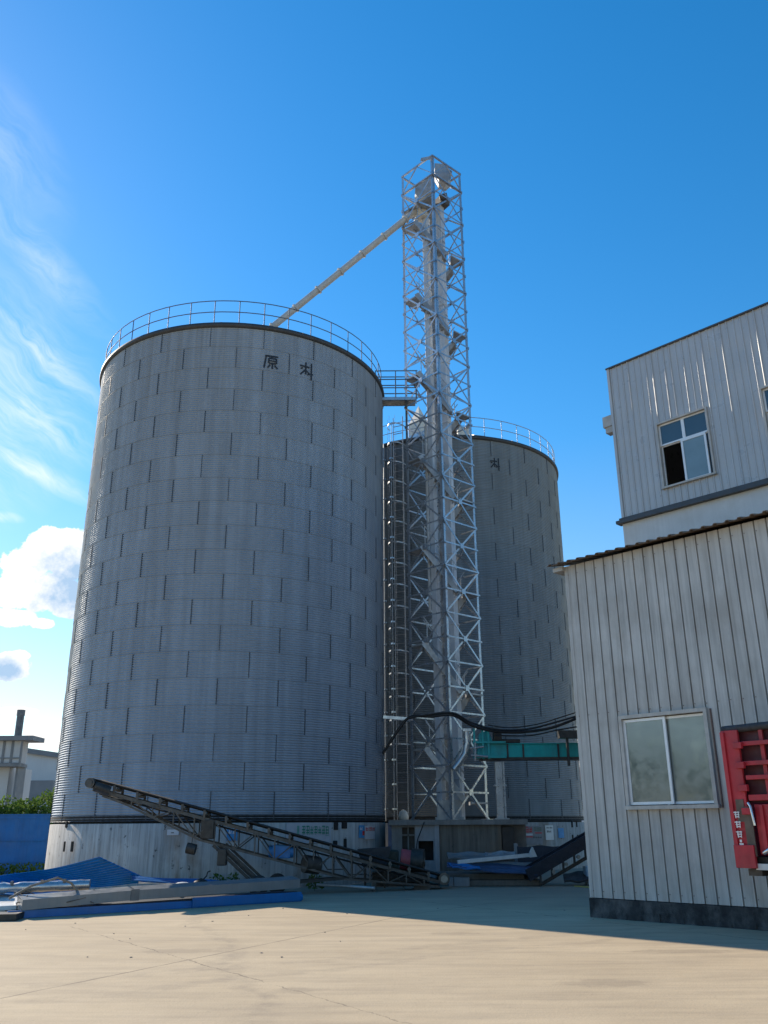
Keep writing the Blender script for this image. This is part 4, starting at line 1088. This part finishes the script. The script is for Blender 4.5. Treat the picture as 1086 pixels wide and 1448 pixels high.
zsheet('blue_roof_sheet', 'bent blue sheet strip hanging below the silver duct at the far left', 'metal sheet', [gy(-40, 1268, 18.0), gy(120, 1266, 18.4), gy(120, 1258, 18.7), gy(-40, 1257, 18.4)], M['blue_sheet'], .02, 2)
t = thing('duct_pipe', 'silver dented duct pipe lying on the folded blue sheet', 'pipe', gy(60, 1256, 18.2))
pa = gy(-50, 1258, 17.95); pb = gy(127, 1251, 18.35)
b = MB(); nseg = 26; b.tube([pa.lerp(pb, k / nseg) for k in range(nseg + 1)], [.095 + (.008 if k % 4 == 0 else 0) - (.02 if 8 < k < 11 else 0) for k in range(nseg + 1)], 14); b.build('duct', M['galv'], t)
for f in (.38, .62, .8):
    b = MB(); c = pa.lerp(pb, f); b.box(c + Vector((0, -.07, .09)), (.05, .05, .06)); b.build('bracket', M['galv_dark'], t)
# white panel cabinet lower left
t = thing('metal_door_panel', 'whitish sheet panel with raised rim lying at the far left of the pile', 'panel', gz(5, 1290))
P = [gz(-60, 1300) + zv(.12), gz(21, 1297) + zv(.14), gz(19, 1283) + zv(.34), gz(-8, 1279) + zv(.42), gz(-60, 1281) + zv(.40)]
b = MB(); b.sheet(P, .06, (0, -.3, 1)); b.build('panel', M['white_sheet'], t)
b = MB()
for i in range(len(P)): b.bar(P[i] + zv(.02), P[(i + 1) % len(P)] + zv(.02), .04, .07)
b.build('rim', M['white_sheet'], t)
b = MB(); b.box(D(-.5, .06, .2), (1.3, .5, .1), .1); tag(b.build('pallet_base', M['iron']), 'dark frame under the whitish panel at far left', 'frame')
# dry branches and rope
b = MB(); rb = random.Random(21)
for k in range(13):
    a = D(.1 + rb.random() * 1.4, .27 + rb.random() * .06, .45 + rb.random() * .25)
    pts = [a]; d = Vector((rb.uniform(-.4, .6), rb.uniform(-.2, .2), rb.uniform(-.05, .08)))
    for q in range(4): pts.append(pts[-1] + d * .45 + Vector((rb.uniform(-.08, .08), rb.uniform(-.08, .08), rb.uniform(-.1, .06))))
    b.tube(pts, [.018, .016, .013, .01, .006], 5)
tag(b.build('dry_branches', M['branch']), 'tangle of dry branches behind the left grey channel', 'branches')
b = MB(); P = [D(.0, .3, .5), D(.35, .5, .45), D(.8, .62, .42), D(1.05, .52, .4), D(1.2, .36, .42)]
b.tube(P, .022, 6); tag(b.build('bent_pole', M['wood']), 'bent pale pole arching over the left grey channel', 'pole')
b = MB(); c = gy(258, 1255, 20.2)
b.lathe([(.0, -.12), (.2, -.1), (.27, -.02), (.22, .06), (.1, .1), (.0, .11)], c, 12); tag(b.build('plastic_bag', M['white_sheet']), 'crumpled white bag lying behind the long grey channel', 'bag')
b = MB(); c = gy(284, 1247, 20.8); b.lathe([(.0, -.1), (.2, -.08), (.14, .02), (.05, .06), (.0, .08)], c, 10); b.tube([c + Vector((.05, 0, .05)), c + Vector((.12, 0, .12)), c + Vector((.14, 0, .2)), c + Vector((.2, 0, .22))], .015, 5)
tag(b.build('rubber_scrap', M['rubber']), 'black rubber scrap with a curled tip on the flat blue sheet', 'scrap')
b = MB(); c = gz(262, 1281); b.bar(c + Vector((-.16, .1, .22)), c + Vector((.06, -.03, .05)), .05, .02); b.bar(c + Vector((-.12, .05, .16)), c + Vector((.12, 0, .03)), .03, .02)
tag(b.build('wood_splinter', M['wood']), 'pale splintered wood leaning on the blue flashing', 'wood')
b = MB(); rb = random.Random(4)
for k in range(24):
    x = rb.uniform(-6, 4); p = Vector((x, rb.uniform(11, 19), .004)); b.box(p, (rb.uniform(.008, .03), rb.uniform(.008, .025), .01), rb.random() * 3)
tag(b.build('grit', M['concrete']), 'loose grit and pebbles scattered on the concrete', None, None, 'stuff')
# loose offcuts, pipes and weeds round the pile
for i, (pa_, pb_, r, mt_, lab) in enumerate((((448, 1251, 22.9), (530, 1256, 22.4), .035, 'galv_dull', 'thin grey pipe lying on the ground under the belt conveyor'),
        ((20, 1263, 18.2), (118, 1262, 18.9), .03, 'iron', 'rusty dark pipe lying below the silver duct'))):
    b = MB(); p = gy(*pa_); q = gy(*pb_); b.tube([p, p.lerp(q, .5) + zv(.01), q], r, 8); tag(b.build('steel_pipe', M[mt_]), lab, 'pipe')
for i, (pa_, pb_, w_, lab) in enumerate((((70, 1272, 17.6), (150, 1266, 18.2), .1, 'short weathered plank resting behind the left grey channel'), ((205, 1256, 20.6), (262, 1262, 20.2), .12, 'weathered plank sticking out behind the right grey channel'))):
    b = MB(); b.bar(gy(*pa_), gy(*pb_), w_, .03); tag(b.build('plank', M['wood'], bevel=.004), lab, 'plank')
zsheet('grey_offcut', 'narrow grey strip lying between the flat blue sheet and the silo base', 'metal sheet', [gy(196, 1250, 20.9), gy(330, 1256, 21.3), gy(330, 1253, 21.6), gy(196, 1247, 21.2)], M['zinc_sheet'], .012, 0)
for i, (px, Y, lab) in enumerate(((306, 23.3, 'small weed tuft at the front silo base, left of the conveyor wheels'), (330, 23.3, 'small weed tuft at the front silo base, nearest the conveyor wheels'), (445, 23.3, 'small weed tuft under the middle of the belt conveyor'))):
    x = gy(px, 1250, Y).x; t = thing('weed', lab, 'weed', (x, Y, 0), 'weeds along the silo base')
    b = MB(); foliage(b, [((x, Y, .16), (.2, .16, .28), 1), ((x + .12, Y, .1), (.16, .14, .2), 1)], 240, .045, rb); b.build('leaves', M['leaf'], t)
    b = MB(); b.tube([(x, Y, 0), (x + .02, Y, .3)], .008, 5); b.build('stem', M['branch'], t)
# scrap, right
zsheet('gutter_sheet', 'wide pale gutter sheet leaning on the concrete step below the pit wall', 'metal sheet', [gy(634, 1216, 25.0), gy(690, 1217, 25.3), gy(690, 1207, 25.7), gy(632, 1207, 25.5)], M['zinc_sheet'], .02, 1)
zsheet('gutter_sheet', 'dull grey sheet lying right of the pale gutter sheet', 'metal sheet', [gy(686, 1216, 25.3), gy(728, 1213, 25.5), gy(728, 1205, 25.9), gy(686, 1207, 25.8)], M['galv_dull'], .02, 1)
t = thing('gutter', 'long white gutter length with a flared tip on the right scrap heap', 'gutter', gy(700, 1218, 24.8))
pa = gy(647, 1219, 24.7); pb = gy(750, 1209, 24.9)
b = MB(); b.bar(pa, pb, .12, .09); b.build('channel', M['white_sheet'], t)
b = MB(); b.hexa([pb + Vector(q) for q in ((-.02, -.08, -.06), (.16, -.12, -.04), (.16, .12, -.04), (-.02, .08, -.06), (-.02, -.08, .06), (.06, -.12, .2), (.06, .12, .2), (-.02, .08, .06))]); b.build('tip', M['white_sheet'], t)
zsheet('blue_scrap_sheet', 'dark blue sheet sagging off the right scrap heap', 'metal sheet', [gy(632, 1228, 24.3), gy(760, 1240, 24.2), gy(760, 1226, 24.9), gy(632, 1221, 24.9)], M['bluegrey'], .02, 3)
zsheet('blue_scrap_sheet', 'bright blue sheet corner poking out at the left of the right scrap heap', 'metal sheet', [gy(640, 1229, 24.2), gy(680, 1231, 24.25), gy(678, 1226, 24.5), gy(634, 1222, 24.6)], M['blue_sheet'], .02, 1)
zsheet('grey_scrap_sheet', 'dusty grey board on top of the dark blue scrap sheet', 'board', [gy(668, 1226, 24.9), gy(760, 1226, 25.0), gy(752, 1219, 25.6), gy(668, 1220, 25.5)], M['concrete'], .03, 0)
zsheet('tarpaulin', 'dark navy tarpaulin sheet hung in front of the rear silo base', 'tarpaulin', [gy(733, 1224, 26.0), gy(788, 1224, 26.0), gy(790, 1196, 26.1), gy(731, 1197, 26.1)], M['tarp_blue'], .02, 0)
b = MB(); b.box((gy(729.5, 1200, 26.3).x, 26.3, .5), (.1, .1, 1.0)); tag(b.build('post', M['render']), 'short pale post at the left edge of the navy tarpaulin', 'post')
c = gz(834, 1252); b = MB(); b.box((c.x + .1, c.y + .2, .22), (.32, .3, .42), .1); b.box((c.x + .1, c.y + .2, .44), (.34, .32, .03), .1)
tag(b.build('plastic_crate', mat('pale_blue_plastic', (.32, .45, .58), .5), bevel=.02), 'pale blue plastic bin beside the annex corner', 'bin')
zsheet('grey_scrap_sheet', 'crumpled dark sacking under the black loading conveyor', 'sacking', [gy(798, 1247, 24.3), gy(836, 1246, 24.4), gy(836, 1232, 25.2), gy(796, 1236, 25.0)], M['tarp'], .05, 0)
b = MB(); a = gz(812, 1254); b.sheet([a + zv(.008), gz(850, 1257) + zv(.008), gz(850, 1255.5) + zv(.008), gz(812, 1252.5) + zv(.008)], .004, (0, 0, 1))
tag(b.build('painted_line', M['yellow']), 'short yellow painted line on the ground by the annex corner', 'marking', None, 'structure'); del bpy.data.objects['painted_line']['category']
# sunlit sack and pipe at the foot of the rear silo
b = MB(); c = gy(574, 1150, 31.0); c.z = Z0
b.lathe([(.0, .34), (.05, .33), (.13, .26), (.17, .12), (.15, .0), (.0, .0)], (c.x - .1, 30.2, Z0), 12); tag(b.build('sack', M['cream']), 'cream sack standing on the ledge left of the tower foot', 'sack')

# ------------------------------------------------------------------ left background
t = thing('fence_panel', 'tall blue sheet metal fence panel left of the front silo', 'fence', (gz(60, 1236).x - 4, 32.3, 0))
xr_ = gy(67, 1190, 32.3).x; ztf = gy(60, 1152, 32.3).z
b = MB(); n = 60
b.grid(lambda u, v: Vector((xr_ - 8 + 8 * u, 32.3 + (.012 if int(u * n) % 4 == 0 else 0), v * ztf)), n, 1, smooth=False); b.build('sheet', M['blue_fence'], t, solid=.01)
b = MB()
for z in (.4, 1.1, ztf - .1): b.box((xr_ - 4, 32.26, z), (8, .012, .05))
b.box((xr_ - 4, 32.3, ztf + .01), (8, .05, .03)); b.build('rail', M['blue_fence'], t)
for k in range(4):
    b = MB(); b.box((xr_ - .05 - k * 2.6, 32.38, ztf / 2), (.08, .08, ztf)); b.build('post', M['iron'], t)
# hedge
rh = random.Random(8)
t = thing('hedge', 'overgrown green hedge behind the blue fence panel', 'hedge', (-16, 35.5, 0))
b = MB(); boxes = []
for k in range(26):
    x = -21 + k * .46; z = gy(30, 1120, 35.5).z
    boxes.append(((x + rh.uniform(-.2, .2), 35.5 + rh.uniform(-.3, .3), z - .75 + rh.uniform(-.3, .18) - (.3 if k > 19 else 0)), (.6, .6, rh.uniform(.55, .95)), 1.))
    boxes.append(((x, 35.7, 1.0), (.6, .6, 1.1), .8))
foliage(b, boxes, 26000, .075, rh); b.build('foliage', M['leaf'], t)
b = MB()
for k in range(20):
    x = -20.5 + k * .55; b.tube([(x, 35.6, 0), (x + .1, 35.6, 1.2), (x + .05, 35.6, 2.2)], [.05, .035, .015], 6)
b.build('stems', M['branch'], t)
t = thing('shrub', 'ragged shrub growing in the gap between blue fence and silo base', 'shrub', (gy(72, 1200, 32).x, 33.2, 0))
b = MB(); x = gy(73, 1180, 33.2).x
foliage(b, [((x + .1, 33.3, 1.3), (.3, .4, .7), 1), ((x + .25, 33.3, 1.9), (.3, .4, .5), 1), ((x + .1, 33.2, .6), (.3, .4, .6), 1)], 1500, .07, rh); b.build('foliage', M['leaf'], t)
b = MB(); b.tube([(x + .1, 33.3, 0), (x + .12, 33.3, 1.8)], .025, 6); b.build('stem', M['branch'], t)
t = thing('weeds', 'low weeds at the foot of the blue fence panel', 'weeds', (gy(20, 1230, 31.6).x, 31.6, 0))
b = MB(); foliage(b, [((gy(20, 1230, 31.5).x + k * .35 - .6, 31.5, .12), (.3, .25, .28), 1) for k in range(6)], 700, .06, rh); b.build('foliage', M['leaf'], t)
# trees left of the frame, mirrored in the annex window
rt = random.Random(17)
for (tx, ty, th_, lab) in ((-32, 6., 6.2, 'broad leafy tree standing left of the yard, nearest the hedge'), (-35, 1., 5.4, 'lower leafy tree standing farther left of the yard')):
    t = thing('leafy_tree', lab, 'tree', (tx, ty, 0), 'trees left of the yard')
    b = MB(); b.tube([(tx, ty, 0), (tx + .1, ty, 1.6), (tx + .05, ty + .1, th_ * .6)], [.2, .15, .07], 8)
    for k in range(5):
        a_ = k * 1.3; b.tube([(tx + .1, ty, 1.5 + k * .3), (tx + math.sin(a_) * .9, ty + math.cos(a_) * .9, 2.6 + k * .35), (tx + math.sin(a_) * 1.6, ty + math.cos(a_) * 1.6, 3.2 + k * .4)], [.08, .05, .02], 6)
    b.build('trunk', M['branch'], t)
    b = MB(); foliage(b, [((tx + rt.uniform(-1.5, 1.5), ty + rt.uniform(-1.5, 1.5), rt.uniform(2.4, th_ - .8)), (rt.uniform(.6, 1.1),) * 3, 1) for k in range(14)], 3500, .14, rt); b.build('crown', M['leaf'], t)
# far warehouse
YW = 62.
p = gy(0, 1058, YW); q_ = gy(110, 1075.5, 66.)
t = thing('warehouse', 'long plain grey warehouse far behind the hedge', 'building', (-30, 66, 0))
a = Vector((gy(-160, 1040, YW).x, YW, 0)); c = Vector((q_.x, 66., 0)); za = gy(20, 1061, YW).z + 0.; zc = q_.z
a.z = 0; L0 = gy(20, 1061, YW)
slope = (zc - L0.z) / (c.x - L0.x); zaa = L0.z + slope * (a.x - L0.x)
b = MB(); b.hexa([a, c, c + Vector((0, 14, 0)), a + Vector((0, 14, 0)), a + zv(zaa), c + zv(zc), c + Vector((0, 14, zc)), a + Vector((0, 14, zaa))]); b.build('wall', M['bgwall'], t)
b = MB(); o = Vector((0, -.3, 0)); b.hexa([a + o + zv(zaa), c + o + zv(zc), c + Vector((0, 14, zc)), a + Vector((0, 14, zaa)), a + o + zv(zaa + .35), c + o + zv(zc + .35), c + Vector((0, 14, zc + .35)), a + Vector((0, 14, zaa + .35))]); b.build('roof', M['bgroof'], t)
b = MB(); xw = gy(62, 1110, 62).x; b.box((xw, 62.2, gy(62, 1118, 62).z), (2.2, 3, 1.2)); b.build('lean_to', M['bgroof'], t)
# shed with flue
YS = 46.
def R4(b, px0, py0, px1, py1, Y, d, extra=0.):
    x0, x1, z0, z1 = rect(px0, py0, px1, py1, Y); b.box(((x0 - extra + x1) / 2, Y + d / 2, (z0 + z1) / 2), (x1 - x0 + extra, d, z1 - z0))
t = thing('boiler_shed', 'raised pale shed with a flat roof and tall flue at the left edge', 'shed', (gy(0, 1150, YS).x, YS, 0))
b = MB(); R4(b, -40, 1040, 47, 1047, YS - .4, 1.6, 2); b.build('roof', M['bgroof'], t)
b = MB(); R4(b, -40, 1047, 30, 1079, YS, 1., 2); b.build('wall', M['plaster'], t)
b = MB(); 
for px in (4, 16): R4(b, px, 1047, px + 1, 1079, YS - .04, .05)
R4(b, -40, 1071, 30, 1073, YS - .06, .05, 2)
b.build('joints', M['bgroof'], t)
b = MB(); R4(b, -40, 1079, 26, 1084, YS - .1, 1.2, 2); b.build('floor_beam', M['bgroof'], t)
b = MB(); R4(b, 15, 1084, 23, 1170, YS + .3, 1.); R4(b, 27.5, 1048, 30, 1082, YS - .3, .15); b.build('column', M['bgroof'], t)
b = MB(); R4(b, -40, 1084, 14, 1170, YS + .6, 3, 2); b.build('lower_wall', M['bgwall'], t)
b = MB(); p = gy(25.5, 1040, YS + 1); q_ = gy(26, 1004, YS + 1); b.tube([Vector((p.x, YS + 1, p.z - .5)), Vector((p.x, YS + 1, q_.z - .3))], .19, 14); b.tube([Vector((p.x, YS + 1, q_.z - .3)), Vector((p.x, YS + 1, q_.z))], .21, 14); b.build('flue', M['galv_dark'], t)
# sliver of a far building on the right
t = thing('far_building', 'small far building with a red fascia glimpsed between rear silo and annex', 'building', (gy(822, 1160, 58).x, 58, 0))
b = MB(); R4(b, 818.5, 1103, 850, 1172, 58, 6, 0); b.build('wall', M['plaster'], t)
b = MB(); R4(b, 818, 1084, 850, 1103, 57.8, 6.4, 0); b.build('fascia', M['red_faded'], t)
b = MB(); R4(b, 822, 1133, 828, 1146, 57.95, .1, 0); b.build('window', M['dark'], t)

# ------------------------------------------------------------------ light
AZ, ELV = R_(-45.4), R_(30.0)
sd = Vector((math.sin(AZ) * math.cos(ELV), math.cos(AZ) * math.cos(ELV), math.sin(ELV)))
sun = bpy.data.lights.new('sun', 'SUN'); sun.energy = 4.4; sun.angle = R_(.53); sun.color = (1., .875, .71)
so = bpy.data.objects.new('sun', sun); COL.objects.link(so); so.location = (0, 0, 50)
so.rotation_euler = sd.to_track_quat('Z', 'Y').to_euler()

w = bpy.data.worlds.new('World'); S.world = w; w.use_nodes = True
nt = w.node_tree; N = NT(nt); bg = nt.nodes['Background']
sky = N.n('ShaderNodeTexSky'); sky.sky_type = 'NISHITA'; sky.sun_disc = False
sky.sun_elevation = ELV; sky.sun_rotation = AZ; sky.altitude = 100; sky.air_density = 1.; sky.dust_density = .12; sky.ozone_density = 1.6
hs = N.n('ShaderNodeHueSaturation'); hs.inputs['Hue'].default_value = .497; N.link(sky.outputs[0], hs.inputs['Color']); HS = hs
dirv = N.n('ShaderNodeTexCoord').outputs['Generated']
x, y, z = N.xyz(dirv)
az = N.m('ARCTAN2', x, y); el = N.m('ARCSINE', z)
lowk = N.ramp(el, [(0., 0.), (.42, 1.)])
N.link(N.m('ADD', N.m('MULTIPLY', lowk, .34), 1.08), HS.inputs['Saturation']); N.link(N.m('ADD', N.m('MULTIPLY', lowk, .25), .62), HS.inputs['Value'])
def ae(px, py):
    d = ray(px, py).normalized(); return math.atan2(d.x, d.y), math.asin(d.z)
def maxn(lst):
    r = lst[0]
    for q in lst[1:]: r = N.m('MAXIMUM', r, q)
    return r
def ell(px, py, rx, ry, ang=0.):     # elliptical puff in azimuth / elevation
    a0, e0 = ae(px, py); k = 1 / (F * 1.03)
    da = N.m('SUBTRACT', az, a0); de = N.m('SUBTRACT', el, e0)
    if ang:
        ca, sa = math.cos(ang), math.sin(ang)
        u = N.m('ADD', N.m('MULTIPLY', da, ca), N.m('MULTIPLY', de, sa)); v = N.m('SUBTRACT', N.m('MULTIPLY', de, ca), N.m('MULTIPLY', da, sa))
    else: u, v = da, de
    u = N.m('DIVIDE', u, rx * k); v = N.m('DIVIDE', v, ry * k)
    return N.m('SUBTRACT', 1., N.m('SQRT', N.m('ADD', N.m('MULTIPLY', u, u), N.m('MULTIPLY', v, v))))
dn = N.noise(dirv, 30, 8, .58)
dn2 = N.noise(dirv, 80, 6, .6)
puffs = [(72, 772, 46, 32), (106, 788, 46, 46), (35, 802, 38, 32), (15, 838, 40, 24), (75, 836, 60, 32), (160, 800, 60, 50), (10, 873, 50, 13), (60, 881, 22, 9), (96, 868, 24, 7),
         (10, 942, 36, 22), (30, 926, 16, 8), (20, 1005, 30, 6), (75, 1045, 45, 15), (820, 925, 30, 40), (950, 1060, 160, 60)]
mask = maxn([ell(*p) for p in puffs])
dens = N.m('ADD', mask, N.m('MULTIPLY', N.m('SUBTRACT', N.m('ADD', N.m('MULTIPLY', dn, .8), N.m('MULTIPLY', dn2, .2)), .5), 1.9))
cum = N.ramp(dens, [(.12, 0.), (.22, 1.)])
# thin shade inside the cumulus: the far side from the sun and the core
shade = maxn([ell(*p) for p in [(112, 828, 74, 62), (8, 948, 34, 20), (160, 820, 60, 60)]])
sh = N.ramp(N.m('ADD', shade, N.m('MULTIPLY', N.m('SUBTRACT', N.m('ADD', N.m('MULTIPLY', dn, .6), N.m('MULTIPLY', dn2, .4)), .5), 2.6)), [(-.15, 0.), (.75, 1.)])
ccol = N.mix(sh, (4.9, 4.85, 4.75), (1.9, 2.7, 3.7))
# cirrus
def streakset():
    a = N.comb(N.m('ADD', az, N.m('MULTIPLY', N.m('SUBTRACT', N.noise(dirv, 5., 3), .5), .16)), N.m('ADD', el, N.m('MULTIPLY', N.m('SUBTRACT', N.noise(dirv, 7., 4), .5), .10)), 0.)
    mp = N.mapping(N.mapping(a, rot=(0, 0, R_(33))), (3.4, 17, 1))
    return N.noise(mp, 2.4, 9, .66)
cn = streakset()
cir = maxn([ell(60, 498, 130, 26, -R_(33)), ell(45, 585, 130, 40, -R_(28)), ell(40, 660, 130, 22, -R_(20)), N.m('MULTIPLY', ell(60, 370, 170, 40, -R_(34)), .42), N.m('MULTIPLY', ell(0, 220, 150, 90, -R_(38)), .25), ell(0, 730, 40, 10), N.m('MULTIPLY', ell(-40, 560, 190, 190), .8)])
cirm = N.m('MULTIPLY', N.ramp(cir, [(0., 0.), (.8, 1.)]), N.ramp(cn, [(.36, 0.), (.72, 1.)]))
cirm = N.m('MULTIPLY', cirm, .88, clamp=True)
colr = N.mix(cirm, hs.outputs[0], (4.2, 4.6, 5.0))
colr = N.mix(cum, colr, ccol)
N.link(colr, bg.inputs[0]); bg.inputs[1].default_value = .15

S.view_settings.view_transform = 'Standard'; S.view_settings.look = 'None'
S.view_settings.exposure = .72; S.view_settings.gamma = 1.
S.render.resolution_x = 768; S.render.resolution_y = 1024
S.cycles.max_bounces = 6
